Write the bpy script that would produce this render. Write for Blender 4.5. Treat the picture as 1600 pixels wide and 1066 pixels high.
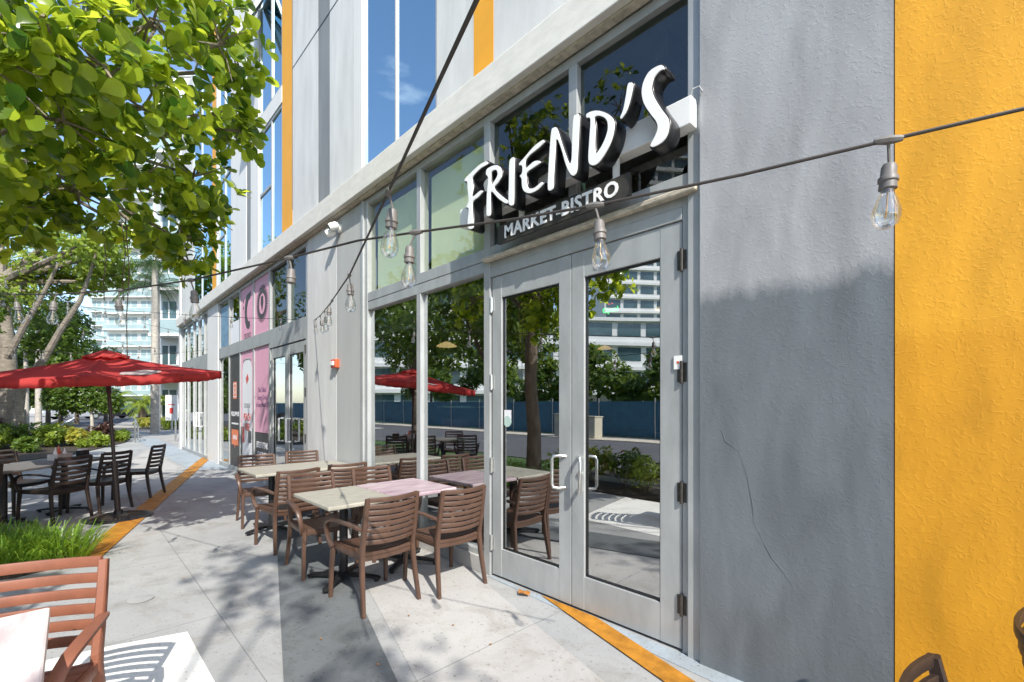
import bpy, math, random
from mathutils import Vector, Matrix
from mathutils.geometry import tessellate_polygon
S = bpy.context.scene
for o in list(bpy.data.objects): bpy.data.objects.remove(o)
C = S.collection
rad = math.radians
# ------------------------------------------------------------------ camera
FX, FY = -0.7186347, 0.6953878          # view direction on the ground
RX, RY = FY, -FX                        # right-hand direction
FP, HC, Y0, WALL = 711.0, 1.55, 632.0, 2.73
cam = bpy.data.cameras.new('camera'); co = bpy.data.objects.new('camera', cam); C.objects.link(co)
co.location = (0, 0, HC); co.rotation_euler = (rad(90), 0, math.atan2(-FX, FY))
cam.sensor_width = 36; cam.lens = FP/1600*36; cam.shift_y = (Y0-533)/1600
cam.clip_start = .02; cam.clip_end = 2000
S.camera = co
# ------------------------------------------------------------------ light
SUNDIR = Vector((.76, -.31, .72)).normalized()       # towards the sun
sun_el = math.asin(SUNDIR.z); sun_az = math.atan2(SUNDIR.x, SUNDIR.y)
w = bpy.data.worlds.new('World'); S.world = w; w.use_nodes = True
nt = w.node_tree; bg = nt.nodes['Background']
sky = nt.nodes.new('ShaderNodeTexSky'); sky.sky_type = 'NISHITA'; sky.sun_disc = False
sky.sun_elevation = sun_el; sky.sun_rotation = sun_az; sky.air_density = 1.0; sky.dust_density = .8; sky.ozone_density = 2.0
tc = nt.nodes.new('ShaderNodeTexCoord'); mp = nt.nodes.new('ShaderNodeMapping'); mp.inputs['Scale'].default_value = (1, 1, 3.2)
nz = nt.nodes.new('ShaderNodeTexNoise'); nz.inputs['Scale'].default_value = 2.1; nz.inputs['Detail'].default_value = 8; nz.inputs['Roughness'].default_value = .58
cr = nt.nodes.new('ShaderNodeValToRGB'); cr.color_ramp.elements[0].position = .66; cr.color_ramp.elements[1].position = .92
mx = nt.nodes.new('ShaderNodeMixRGB'); mx.inputs[2].default_value = (7, 7.2, 7.6, 1)
L = nt.links
L.new(tc.outputs['Generated'], mp.inputs[0]); L.new(mp.outputs[0], nz.inputs[0]); L.new(nz.outputs[0], cr.inputs[0])
L.new(cr.outputs[0], mx.inputs[0]); L.new(sky.outputs[0], mx.inputs[1]); L.new(mx.outputs[0], bg.inputs[0])
bg.inputs[1].default_value = .15
sd = bpy.data.lights.new('sun', 'SUN'); sd.energy = 3.7; sd.angle = rad(.5); sd.color = (1, .955, .88)
so = bpy.data.objects.new('sun', sd); C.objects.link(so); so.rotation_euler = SUNDIR.to_track_quat('Z', 'Y').to_euler()
S.view_settings.view_transform = 'Standard'; S.view_settings.look = 'None'; S.view_settings.exposure = 1.0; S.view_settings.gamma = 1
S.render.engine = 'CYCLES'
S.cycles.max_bounces = 10; S.cycles.transparent_max_bounces = 16; S.cycles.glossy_bounces = 5
# ------------------------------------------------------------------ pixel helpers (turn a picture point into a place)
def G(px, py, h=0.0):
    z = FP*(HC-h)/(py-Y0); l = (px-800)/FP*z
    return Vector((z*FX+l*RX, z*FY+l*RY, h))
def P(px, py, z):
    l = (px-800)/FP*z
    return Vector((z*FX+l*RX, z*FY+l*RY, HC-(py-Y0)/FP*z))
def W(px, py, yy=WALL):
    l = (px-800)/FP; t = yy/(FY+l*RY)
    return (t*(FX+l*RX), HC-(py-Y0)/FP*t)
# ------------------------------------------------------------------ materials
M = {}
def mat(name, base, rough=.6, metal=0, var=0.0, vscale=3.0, bump=0.0, bscale=60.0, col2=None, stretch=(1,1,1), spec=.5, detail=6, bdist=.004):
    m = bpy.data.materials.new(name); m.use_nodes = True; n = m.node_tree.nodes; l = m.node_tree.links
    b = n['Principled BSDF']; b.inputs['Roughness'].default_value = rough; b.inputs['Metallic'].default_value = metal
    b.inputs['Specular IOR Level'].default_value = spec
    b.inputs['Base Color'].default_value = (*base, 1)
    t = n.new('ShaderNodeTexCoord'); mpn = n.new('ShaderNodeMapping'); mpn.inputs['Scale'].default_value = stretch
    l.new(t.outputs['Object'], mpn.inputs[0])
    if var > 0 or col2:
        a = n.new('ShaderNodeTexNoise'); a.inputs['Scale'].default_value = vscale; a.inputs['Detail'].default_value = detail; a.inputs['Roughness'].default_value = .65
        l.new(mpn.outputs[0], a.inputs[0])
        r = n.new('ShaderNodeValToRGB'); r.color_ramp.elements[0].position = .34; r.color_ramp.elements[1].position = .68
        c2 = col2 or tuple(c*(1-var) for c in base)
        r.color_ramp.elements[0].color = (*c2, 1); r.color_ramp.elements[1].color = (*base, 1)
        l.new(a.outputs[0], r.inputs[0]); l.new(r.outputs[0], b.inputs['Base Color'])
    if bump > 0:
        a2 = n.new('ShaderNodeTexNoise'); a2.inputs['Scale'].default_value = bscale; a2.inputs['Detail'].default_value = 4
        l.new(mpn.outputs[0], a2.inputs[0])
        bp = n.new('ShaderNodeBump'); bp.inputs['Strength'].default_value = bump; bp.inputs['Distance'].default_value = bdist
        l.new(a2.outputs[0], bp.inputs['Height']); l.new(bp.outputs[0], b.inputs['Normal'])
    M[name] = m; return m
def leafmat(name, base, col2, trans=.45, rough=.4):
    m = bpy.data.materials.new(name); m.use_nodes = True; n = m.node_tree.nodes; l = m.node_tree.links
    b = n['Principled BSDF']; b.inputs['Roughness'].default_value = rough; b.inputs['Specular IOR Level'].default_value = .45
    g = n.new('ShaderNodeNewGeometry'); r = n.new('ShaderNodeValToRGB')
    r.color_ramp.elements[0].color = (*col2, 1); r.color_ramp.elements[1].color = (*base, 1)
    l.new(g.outputs['Random Per Island'], r.inputs[0]); l.new(r.outputs[0], b.inputs['Base Color'])
    t = n.new('ShaderNodeBsdfTranslucent'); hs = n.new('ShaderNodeHueSaturation'); hs.inputs['Value'].default_value = 2.3; hs.inputs['Hue'].default_value = .475
    l.new(r.outputs[0], hs.inputs['Color']); l.new(hs.outputs[0], t.inputs[0])
    x = n.new('ShaderNodeMixShader'); x.inputs[0].default_value = trans
    l.new(b.outputs[0], x.inputs[1]); l.new(t.outputs[0], x.inputs[2]); l.new(x.outputs[0], n['Material Output'].inputs[0])
    M[name] = m; return m
def glassmat(name, tint, refl=.5, rcol=(.95,.97,.98), rough=.0, wav=0.0):
    m = bpy.data.materials.new(name); m.use_nodes = True; n = m.node_tree.nodes; l = m.node_tree.links
    n.remove(n['Principled BSDF'])
    tr = n.new('ShaderNodeBsdfTransparent'); tr.inputs[0].default_value = (*tint, 1)
    gl = n.new('ShaderNodeBsdfGlossy'); gl.inputs[0].default_value = (*rcol, 1); gl.inputs['Roughness'].default_value = rough
    lw = n.new('ShaderNodeLayerWeight'); lw.inputs[0].default_value = .35
    mr = n.new('ShaderNodeMapRange'); mr.inputs[3].default_value = refl; mr.inputs[4].default_value = min(1, refl+.42)
    l.new(lw.outputs['Fresnel'], mr.inputs[0])
    x = n.new('ShaderNodeMixShader'); l.new(mr.outputs[0], x.inputs[0]); l.new(tr.outputs[0], x.inputs[1]); l.new(gl.outputs[0], x.inputs[2])
    l.new(x.outputs[0], n['Material Output'].inputs[0])
    if wav > 0:
        t = n.new('ShaderNodeTexCoord'); a = n.new('ShaderNodeTexNoise'); a.inputs['Scale'].default_value = 1.3; a.inputs['Detail'].default_value = 1
        bp = n.new('ShaderNodeBump'); bp.inputs['Strength'].default_value = wav; bp.inputs['Distance'].default_value = .02
        l.new(t.outputs['Object'], a.inputs[0]); l.new(a.outputs[0], bp.inputs['Height']); l.new(bp.outputs[0], gl.inputs['Normal'])
    M[name] = m; return m
def emit(name, col, s):
    m = bpy.data.materials.new(name); m.use_nodes = True; b = m.node_tree.nodes['Principled BSDF']
    b.inputs['Base Color'].default_value = (*col, 1); b.inputs['Emission Color'].default_value = (*col, 1); b.inputs['Emission Strength'].default_value = s
    M[name] = m; return m
def concrete(name, base, dark, joints=True):
    m = mat(name, base, .85, var=.1, vscale=.9, bump=.5, bscale=90, col2=dark, spec=.25)
    n = m.node_tree.nodes; l = m.node_tree.links; b = n['Principled BSDF']
    src = b.inputs['Base Color'].links[0].from_socket
    t = n.new('ShaderNodeTexCoord')
    # blotchy stains
    a = n.new('ShaderNodeTexNoise'); a.inputs['Scale'].default_value = 2.6; a.inputs['Detail'].default_value = 9; a.inputs['Roughness'].default_value = .7; a.inputs['Distortion'].default_value = .6
    r = n.new('ShaderNodeValToRGB'); r.color_ramp.elements[0].position = .30; r.color_ramp.elements[1].position = .50
    r.color_ramp.elements[0].color = (.66, .61, .54, 1); r.color_ramp.elements[1].color = (1, 1, 1, 1)
    x = n.new('ShaderNodeMixRGB'); x.blend_type = 'MULTIPLY'; x.inputs[0].default_value = .7
    l.new(t.outputs['Object'], a.inputs[0]); l.new(a.outputs[0], r.inputs[0]); l.new(src, x.inputs[1]); l.new(r.outputs[0], x.inputs[2])
    # small specks
    v = n.new('ShaderNodeTexNoise'); v.inputs['Scale'].default_value = 38; v.inputs['Detail'].default_value = 3
    r2 = n.new('ShaderNodeValToRGB'); r2.color_ramp.elements[0].position = .30; r2.color_ramp.elements[1].position = .38
    r2.color_ramp.elements[0].color = (.6, .58, .54, 1); r2.color_ramp.elements[1].color = (1, 1, 1, 1)
    x2 = n.new('ShaderNodeMixRGB'); x2.blend_type = 'MULTIPLY'; x2.inputs[0].default_value = .8
    l.new(t.outputs['Object'], v.inputs[0]); l.new(v.outputs[0], r2.inputs[0]); l.new(x.outputs[0], x2.inputs[1]); l.new(r2.outputs[0], x2.inputs[2])
    out = x2.outputs[0]
    # sawn joints: lines at a regular spacing in the slab
    if joints:
        sp = n.new('ShaderNodeSeparateXYZ'); l.new(t.outputs['Object'], sp.inputs[0])
        prev = None
        for ax, per, off in ((0, 1.72, .48), (1, 1.9, 1.12)):
            ad = n.new('ShaderNodeMath'); ad.operation = 'ADD'; ad.inputs[1].default_value = 200*per+off; l.new(sp.outputs[ax], ad.inputs[0])
            md = n.new('ShaderNodeMath'); md.operation = 'MODULO'; md.inputs[1].default_value = per; l.new(ad.outputs[0], md.inputs[0])
            lt = n.new('ShaderNodeMath'); lt.operation = 'LESS_THAN'; lt.inputs[1].default_value = .006; l.new(md.outputs[0], lt.inputs[0])
            prev = lt if prev is None else prev
        mm = n.new('ShaderNodeMath'); mm.operation = 'MAXIMUM'; l.new(prev.outputs[0], mm.inputs[0]); l.new(lt.outputs[0], mm.inputs[1])
        x3 = n.new('ShaderNodeMixRGB'); x3.inputs[2].default_value = tuple(c*.62 for c in dark)+(1,)
        l.new(mm.outputs[0], x3.inputs[0]); l.new(out, x3.inputs[1]); out = x3.outputs[0]
    l.new(out, b.inputs['Base Color'])
    return m
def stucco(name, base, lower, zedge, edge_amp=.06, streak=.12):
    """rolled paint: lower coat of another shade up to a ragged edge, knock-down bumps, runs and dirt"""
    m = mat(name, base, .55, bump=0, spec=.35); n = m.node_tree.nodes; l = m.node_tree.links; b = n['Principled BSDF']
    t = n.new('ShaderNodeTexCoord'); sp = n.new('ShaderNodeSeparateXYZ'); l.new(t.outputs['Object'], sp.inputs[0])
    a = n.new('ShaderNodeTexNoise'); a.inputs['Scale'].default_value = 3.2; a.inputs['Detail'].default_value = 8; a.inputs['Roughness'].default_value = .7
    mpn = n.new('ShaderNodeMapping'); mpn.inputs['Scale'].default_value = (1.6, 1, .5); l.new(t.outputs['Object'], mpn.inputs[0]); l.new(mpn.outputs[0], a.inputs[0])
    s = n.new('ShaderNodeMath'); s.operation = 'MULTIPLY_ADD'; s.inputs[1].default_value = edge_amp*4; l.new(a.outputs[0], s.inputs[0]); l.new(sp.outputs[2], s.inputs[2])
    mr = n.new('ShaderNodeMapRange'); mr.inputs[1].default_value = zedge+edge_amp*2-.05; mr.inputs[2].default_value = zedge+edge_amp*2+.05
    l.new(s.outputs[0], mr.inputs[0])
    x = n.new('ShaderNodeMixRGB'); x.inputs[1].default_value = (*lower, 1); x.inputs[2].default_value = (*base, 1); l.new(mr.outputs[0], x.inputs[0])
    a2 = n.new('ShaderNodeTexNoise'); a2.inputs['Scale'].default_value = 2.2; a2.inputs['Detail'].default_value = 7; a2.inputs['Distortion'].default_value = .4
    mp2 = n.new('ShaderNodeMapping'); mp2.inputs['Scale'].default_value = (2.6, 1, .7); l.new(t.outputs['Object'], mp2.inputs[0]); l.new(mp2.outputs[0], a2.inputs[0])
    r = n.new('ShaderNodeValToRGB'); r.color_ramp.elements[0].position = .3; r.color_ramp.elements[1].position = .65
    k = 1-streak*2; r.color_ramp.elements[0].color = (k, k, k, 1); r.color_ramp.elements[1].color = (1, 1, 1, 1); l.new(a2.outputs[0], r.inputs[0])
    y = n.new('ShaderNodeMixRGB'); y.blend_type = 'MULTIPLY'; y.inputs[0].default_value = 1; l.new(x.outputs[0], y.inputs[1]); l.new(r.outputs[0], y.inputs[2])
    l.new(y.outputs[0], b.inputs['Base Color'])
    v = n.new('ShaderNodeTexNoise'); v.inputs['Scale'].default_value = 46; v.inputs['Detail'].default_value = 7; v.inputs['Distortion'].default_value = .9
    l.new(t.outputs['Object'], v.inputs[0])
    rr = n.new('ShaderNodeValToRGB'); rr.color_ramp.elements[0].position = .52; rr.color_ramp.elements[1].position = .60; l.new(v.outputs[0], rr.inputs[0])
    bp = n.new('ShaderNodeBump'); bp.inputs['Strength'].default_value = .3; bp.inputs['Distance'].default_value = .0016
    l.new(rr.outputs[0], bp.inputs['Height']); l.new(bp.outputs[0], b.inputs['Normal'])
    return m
concrete('pave', (.36,.36,.35), (.28,.285,.285))
concrete('pave_pale', (.42,.41,.39), (.34,.33,.32))
concrete('quad_white', (.80,.79,.75), (.68,.67,.64))
concrete('pave_dark', (.145,.155,.16), (.11,.12,.125))
concrete('pave_blue', (.32,.36,.39), (.26,.30,.33), False)
concrete('pave_far', (.38,.37,.35), (.3,.29,.28))
mat('orange_paint', (.50,.215,.022), .6, var=.45, vscale=9, bump=.4, bscale=80, spec=.3)
mat('asphalt', (.10,.10,.105), .9, var=.3, vscale=.6, bump=.4, bscale=60)
mat('kerb', (.42,.41,.39), .85, var=.25, vscale=3, bump=.3)
mat('lawn', (.06,.12,.02), .9, var=.5, vscale=4, bump=.6, bscale=30)
mat('soil', (.055,.04,.028), .95, var=.5, vscale=12, bump=1, bscale=40, bdist=.02)
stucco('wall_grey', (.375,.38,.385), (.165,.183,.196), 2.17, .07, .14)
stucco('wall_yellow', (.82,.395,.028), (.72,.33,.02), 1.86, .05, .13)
mat('panel_light', (.66,.66,.64), .7, var=.2, vscale=2.2, bump=.3, bscale=70, stretch=(1.5,1,.3))
mat('panel_white', (.70,.695,.67), .65, var=.08, vscale=2.2, bump=.2, bscale=70, stretch=(1.5,1,.3))
mat('panel_grey', (.25,.265,.27), .7, var=.3, vscale=2.2, bump=.3, bscale=70, stretch=(1.5,1,.25))
mat('panel_orange', (.78,.36,.02), .6, var=.08, vscale=3, bump=.2, bscale=70)
mat('ledge', (.72,.70,.64), .7, var=.15, vscale=5, bump=.3, bscale=60, stretch=(1,1,3))
mat('flashing', (.62,.55,.43), .6, var=.5, vscale=8, bump=.4, bscale=40, stretch=(2,1,6))
mat('alu', (.43,.445,.44), .45, metal=.25, var=.22, vscale=5, bump=.08, bscale=140, stretch=(1,1,.4))
mat('alu_dark', (.14,.145,.15), .4, metal=.5)
mat('steel', (.72,.72,.70), .28, metal=.9, var=.15, vscale=12)
mat('hinge_dark', (.10,.09,.08), .5, metal=.6, var=.5, vscale=30)
mat('black_metal', (.018,.018,.02), .45, metal=.2, var=.3, vscale=20, bump=.1)
mat('rubber', (.02,.02,.022), .6, var=.3, vscale=14)
mat('socket_grey', (.16,.15,.14), .5, var=.3, vscale=40)
mat('cable', (.045,.038,.033), .55, var=.4, vscale=10)
mat('white_plastic', (.80,.80,.77), .4, var=.06, vscale=10)
mat('sign_white', (.86,.86,.84), .35, var=.04, vscale=8)
mat('sign_black', (.012,.012,.013), .3, var=.3, vscale=8)
mat('sign_panel', (.045,.04,.033), .5, var=.3, vscale=12)
mat('resin_brown', (.098,.053,.035), .42, var=.28, vscale=9, bump=.12, bscale=120, stretch=(1,1,1))
mat('resin_dark', (.035,.022,.017), .42, var=.3, vscale=9, bump=.12, bscale=120)
mat('resin_reddish', (.25,.095,.055), .45, var=.25, vscale=7, bump=.15, bscale=120)
mat('top_wood', (.38,.36,.30), .5, var=.3, vscale=7, bump=.2, bscale=40, stretch=(6,1,1), col2=(.26,.245,.20))
mat('top_pink', (.50,.42,.42), .45, col2=(.27,.17,.21), vscale=3.2, bump=.2, bscale=40, stretch=(5,.8,1))
mat('top_cream', (.78,.74,.70), .4, col2=(.52,.42,.42), vscale=2.6, bump=.1, bscale=40, stretch=(1,6,1))
mat('top_grey', (.17,.165,.155), .5, var=.3, vscale=4, stretch=(1,5,1))
mat('canvas_red', (.54,.085,.08), .8, var=.25, vscale=5, bump=.3, bscale=200, spec=.2)
def cloth(name, base, k=.35):
    m = M[name]; n = m.node_tree.nodes; l = m.node_tree.links; b = n['Principled BSDF']
    t = n.new('ShaderNodeBsdfTranslucent'); t.inputs[0].default_value = (*base, 1); x = n.new('ShaderNodeMixShader'); x.inputs[0].default_value = k
    l.new(b.outputs[0], x.inputs[1]); l.new(t.outputs[0], x.inputs[2]); l.new(x.outputs[0], n['Material Output'].inputs[0])
cloth('canvas_red', (1.0,.03,.035), .5)
mat('canvas_mark', (.42,.33,.31), .8, var=.3, vscale=20)
mat('umbrella_pole', (.05,.035,.03), .4, metal=.3)
mat('cast_bronze', (.11,.085,.06), .6, metal=.4, var=.5, vscale=30, bump=.3)
mat('red_plastic', (.62,.10,.035), .4)
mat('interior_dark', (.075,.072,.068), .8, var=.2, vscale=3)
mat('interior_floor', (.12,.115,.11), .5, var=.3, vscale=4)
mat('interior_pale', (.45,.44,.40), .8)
mat('shade_green', (.72,.77,.54), .8, var=.05, vscale=3)
mat('purple', (.20,.10,.22), .6, var=.3, vscale=4)
mat('mint', (.42,.55,.50), .5)
mat('pink_vinyl', (.72,.36,.47), .5, var=.05, vscale=4)
mat('dark_vinyl', (.05,.048,.05), .45, var=.2, vscale=4)
mat('white_vinyl', (.80,.80,.82), .45, var=.08, vscale=4)
mat('red_vinyl', (.62,.06,.05), .45)
mat('coral_vinyl', (.78,.22,.10), .45)
mat('blue_vinyl', (.20,.36,.52), .45, var=.5, vscale=6)
mat('bark', (.17,.13,.095), .9, var=.5, vscale=9, bump=1, bscale=25, bdist=.02, stretch=(1,1,.5))
mat('bark_pale', (.28,.24,.19), .9, var=.5, vscale=7, bump=1, bscale=22, bdist=.02, stretch=(1,1,2))
mat('bark_white', (.50,.46,.40), .85, var=.4, vscale=9, bump=.6, bscale=30)
mat('building_white', (.74,.74,.72), .75, var=.08, vscale=.4)
mat('building_cream', (.66,.62,.54), .8, var=.1, vscale=.5)
mat('building_grey', (.35,.36,.37), .8, var=.1, vscale=.5)
mat('teal_panel', (.30,.40,.41), .3, var=.2, vscale=.6)
mat('far_glass', (.07,.13,.14), .12, var=.5, vscale=.3, spec=.9)
mat('fence_blue', (.03,.12,.20), .7, var=.35, vscale=2)
mat('utility_beige', (.45,.42,.33), .7, var=.1, vscale=3)
mat('line_white', (.72,.72,.70), .7, var=.2, vscale=6)
mat('car_black', (.014,.015,.018), .2, spec=.8)
mat('car_silver', (.50,.51,.53), .3, metal=.5)
mat('tyre', (.02,.02,.02), .8)
mat('galvanised', (.45,.46,.46), .45, metal=.5, var=.2, vscale=10)
mat('sign_back', (.55,.55,.54), .5, metal=.3, var=.15, vscale=4)
mat('dry_leaf', (.42,.17,.03), .7, var=.4, vscale=30)
mat('wicker_white', (.62,.61,.57), .6, bump=1, bscale=60, var=.4, vscale=60)
mat('flower', (.65,.09,.02), .6)
leafmat('leaf_big', (.32,.42,.03), (.035,.10,.012), .5, .22)
leafmat('leaf_mid', (.12,.185,.02), (.04,.09,.012), .4)
leafmat('leaf_lime', (.26,.33,.04), (.10,.17,.02), .4)
leafmat('leaf_yellow', (.42,.38,.06), (.16,.22,.03), .4)
leafmat('leaf_dark', (.045,.09,.015), (.018,.045,.010), .3)
leafmat('leaf_red', (.10,.035,.03), (.035,.03,.015), .3)
leafmat('leaf_palm', (.07,.14,.025), (.02,.055,.012), .3)
leafmat('grass_blade', (.20,.33,.03), (.07,.16,.015), .4)
glassmat('glass_store', (.60,.68,.63), .52, wav=.03)
glassmat('glass_light', (.93,.97,.90), .08, wav=.03)
glassmat('glass_dim', (.34,.46,.40), .07, wav=.03)
glassmat('glass_upper', (.05,.08,.09), .70, (.70,.90,.98), wav=.05)
glassmat('glass_clear', (.93,.94,.93), .13)
emit('neon_green', (.02,.9,.15), 2.5); emit('neon_red', (.9,.05,.03), 2); emit('lamp_warm', (1,.62,.30), .7)
mat('filament', (.7,.45,.15), .4, metal=.6)
# ------------------------------------------------------------------ mesh building
class MB:
    def __init__(s): s.v = []; s.f = []; s.m = []; s.mx = None; s.mi = 0
    def add(s, vs, fs):
        n = len(s.v)
        s.v += [tuple(s.mx @ Vector(p)) for p in vs] if s.mx else [tuple(p) for p in vs]
        s.f += [tuple(i+n for i in q) for q in fs]; s.m += [s.mi]*len(fs)
        return s
    def box(s, a, b):
        x0,y0,z0 = a; x1,y1,z1 = b
        return s.add([(x0,y0,z0),(x1,y0,z0),(x1,y1,z0),(x0,y1,z0),(x0,y0,z1),(x1,y0,z1),(x1,y1,z1),(x0,y1,z1)],
              [(3,2,1,0),(4,5,6,7),(0,1,5,4),(1,2,6,5),(2,3,7,6),(3,0,4,7)])
    def ring(s, rings, close=True, caps=True):
        n = len(rings[0]); vs = [p for r in rings for p in r]; fs = []
        for i in range(len(rings)-1):
            for j in range(n if close else n-1):
                k = (j+1) % n; fs.append((i*n+j, i*n+k, (i+1)*n+k, (i+1)*n+j))
        if caps and close: fs.append(tuple(reversed(range(n)))); fs.append(tuple(range((len(rings)-1)*n, len(rings)*n)))
        return s.add(vs, fs)
    def tube(s, pts, r, n=8, caps=True):
        pts = [Vector(p) for p in pts]; rs = r if isinstance(r, (list, tuple)) else [r]*len(pts); rings = []
        up = None
        for i, p in enumerate(pts):
            d = (pts[min(i+1, len(pts)-1)]-pts[max(i-1, 0)]).normalized()
            if up is None: up = Vector((0,0,1)) if abs(d.z) < .9 else Vector((1,0,0))
            a = d.cross(up).normalized(); up = a.cross(d).normalized()
            rings.append([p+a*math.cos(t)*rs[i]+up*math.sin(t)*rs[i] for t in [2*math.pi*k/n for k in range(n)]])
        return s.ring(rings, True, caps)
    def bar(s, pts, side, wd, th):
        """rectangular section swept along pts; 'side' is the direction of the width"""
        pts = [Vector(p) for p in pts]; rings = []; sd_ = Vector(side).normalized()
        ws = wd if isinstance(wd, (list, tuple)) else [wd]*len(pts); ts = th if isinstance(th, (list, tuple)) else [th]*len(pts)
        for i, p in enumerate(pts):
            d = (pts[min(i+1, len(pts)-1)]-pts[max(i-1, 0)]).normalized(); nn = d.cross(sd_).normalized(); a = nn.cross(d).normalized()
            a, nn = a*ws[i]/2, nn*ts[i]/2; c = .28
            rings.append([p+a-nn*(1-c), p+a+nn*(1-c), p+a*(1-c)+nn, p-a*(1-c)+nn, p-a+nn*(1-c), p-a-nn*(1-c), p-a*(1-c)-nn, p+a*(1-c)-nn])
        return s.ring(rings)
    def lathe(s, prof, c=(0,0,0), n=16):
        c = Vector(c); return s.ring([[c+Vector((r*math.cos(2*math.pi*k/n), r*math.sin(2*math.pi*k/n), z)) for k in range(n)] for r, z in prof])
    def prism(s, poly, fn, d0, d1):
        """poly = 2D outline, fn(u,v,d) -> 3D"""
        n = len(poly); vs = [fn(u,v,d0) for u,v in poly]+[fn(u,v,d1) for u,v in poly]
        tri = tessellate_polygon([[Vector((u,v,0)) for u,v in poly]])
        fs = [tuple(t) for t in tri]+[tuple(i+n for i in reversed(t)) for t in tri]+[(i, (i+1)%n, n+(i+1)%n, n+i) for i in range(n)]
        return s.add(vs, fs)
    def build(s, name, material, parent=None, smooth=False, bevel=0, kind=None):
        me = bpy.data.meshes.new(name); me.from_pydata(s.v, [], s.f); me.update()
        ms = material if isinstance(material, (list, tuple)) else [material]
        for m_ in ms: me.materials.append(M[m_])
        if len(ms) > 1: me.polygons.foreach_set('material_index', s.m)
        o = bpy.data.objects.new(name, me); C.objects.link(o)
        import bmesh
        if len(s.v) < 60000:
            bm = bmesh.new(); bm.from_mesh(me); bmesh.ops.recalc_face_normals(bm, faces=bm.faces) if not getattr(s, 'leafy', False) else None; bm.to_mesh(me); bm.free()
        if smooth:
            me.polygons.foreach_set('use_smooth', [True]*len(me.polygons))
            try: me.set_sharp_from_angle(angle=rad(40))
            except Exception: pass
        if bevel:
            b = o.modifiers.new('bevel', 'BEVEL'); b.width = bevel; b.segments = 2; b.limit_method = 'ANGLE'; b.angle_limit = rad(40)
        if parent: o.parent = parent
        if kind: o['kind'] = kind
        return o
def tag(o, label, cat, group=None, kind=None):
    o['label'] = label; o['category'] = cat
    if group: o['group'] = group
    if kind: o['kind'] = kind
    return o
def thing(name, label, cat, loc=(0,0,0), rz=0, group=None):
    o = bpy.data.objects.new(name, None); C.objects.link(o); o.location = loc; o.rotation_euler = (0,0,rz); o.empty_display_size = .1
    return tag(o, label, cat, group)
def kids(o): return [c for c in bpy.data.objects if c.parent == o]
def dup(root, loc, rz=0, label=None, scale=None):
    def rec(o, par):
        c = o.copy(); C.objects.link(c); c.parent = par
        for k in kids(o): rec(k, c)
        return c
    r = rec(root, None); r.location = loc; r.rotation_euler = (0,0,rz)
    if label: r['label'] = label
    if scale: r.scale = scale
    return r
def part(name, m, parent, *boxes, **kw):
    b = MB()
    for a, c in boxes: b.box(a, c)
    return b.build(name, m, parent, **kw)
def struct(name, poly, z, m, thick=None):
    b = MB(); b.prism(poly, lambda u,v,d: (u,v,d), z-(thick or .02), z); o = b.build(name, m); o['kind'] = 'structure'; return o
def text(body, size, m, parent, origin, name='lettering', ext=.001, xdir=(1,0,0), updir=(0,0,1), squeeze=1.0, align='CENTER', track=1.0, offset=0.0):
    cu = bpy.data.curves.new('t', 'FONT'); cu.body = body; cu.size = size; cu.extrude = ext; cu.align_x = align; cu.align_y = 'CENTER'; cu.space_character = track; cu.offset = offset; cu.resolution_u = 3
    t = bpy.data.objects.new('t', cu); C.objects.link(t); dg = bpy.context.evaluated_depsgraph_get(); dg.update()
    me = bpy.data.meshes.new_from_object(t.evaluated_get(dg)); bpy.data.objects.remove(t); me.materials.clear(); me.materials.append(M[m])
    X = Vector(xdir).normalized(); U = Vector(updir).normalized(); Z = X.cross(U)
    mt = Matrix(((X.x*squeeze, U.x, Z.x, origin[0]), (X.y*squeeze, U.y, Z.y, origin[1]), (X.z*squeeze, U.z, Z.z, origin[2]), (0,0,0,1)))
    me.transform(mt); o = bpy.data.objects.new(name, me); C.objects.link(o)
    if parent: o.parent = parent
    return o
rnd = random.Random(7)
# ------------------------------------------------------------------ ground
g = struct('ground', [(-400,-300),(300,-300),(300,300),(-400,300)], -.06, 'lawn', .3)
struct('pavement', [(-34,-1.15),(9,-1.15),(9,2.9),(-34,2.9)], 0, 'pave', .08)
struct('pavement', [(-34,2.9),(-34,14),(-20.2,14),(-20.2,2.9)], 0, 'pave_far', .08)
struct('pavement', [(-34,-1.15),(-34,-9),(-26.5,-9),(-26.5,-1.15)], 0, 'pave_far', .08)
def band(name, c, wd, x0, x1, m, z=.004, slope=-.288):
    # stripe through point c running along (1, slope); cut where it meets the wall
    pts = []
    k = wd/2*math.sqrt(1+slope*slope)
    def yy(x, s): return c[1]+slope*(x-c[0])+s*k
    lo = [(x0, yy(x0,-1)), (x1, yy(x1,-1))]; hi = [(x1, yy(x1,1)), (x0, yy(x0,1))]
    poly = lo+hi; out = []
    ymax = 2.725                        # clip against the wall
    for i in range(len(poly)):
        a, b = poly[i], poly[(i+1)%len(poly)]
        if a[1] <= ymax: out.append(a)
        if (a[1]-ymax)*(b[1]-ymax) < 0:
            t = (ymax-a[1])/(b[1]-a[1]); out.append((a[0]+t*(b[0]-a[0]), ymax))
    return struct(name, out, z, m, .003)
s = -.288
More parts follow.
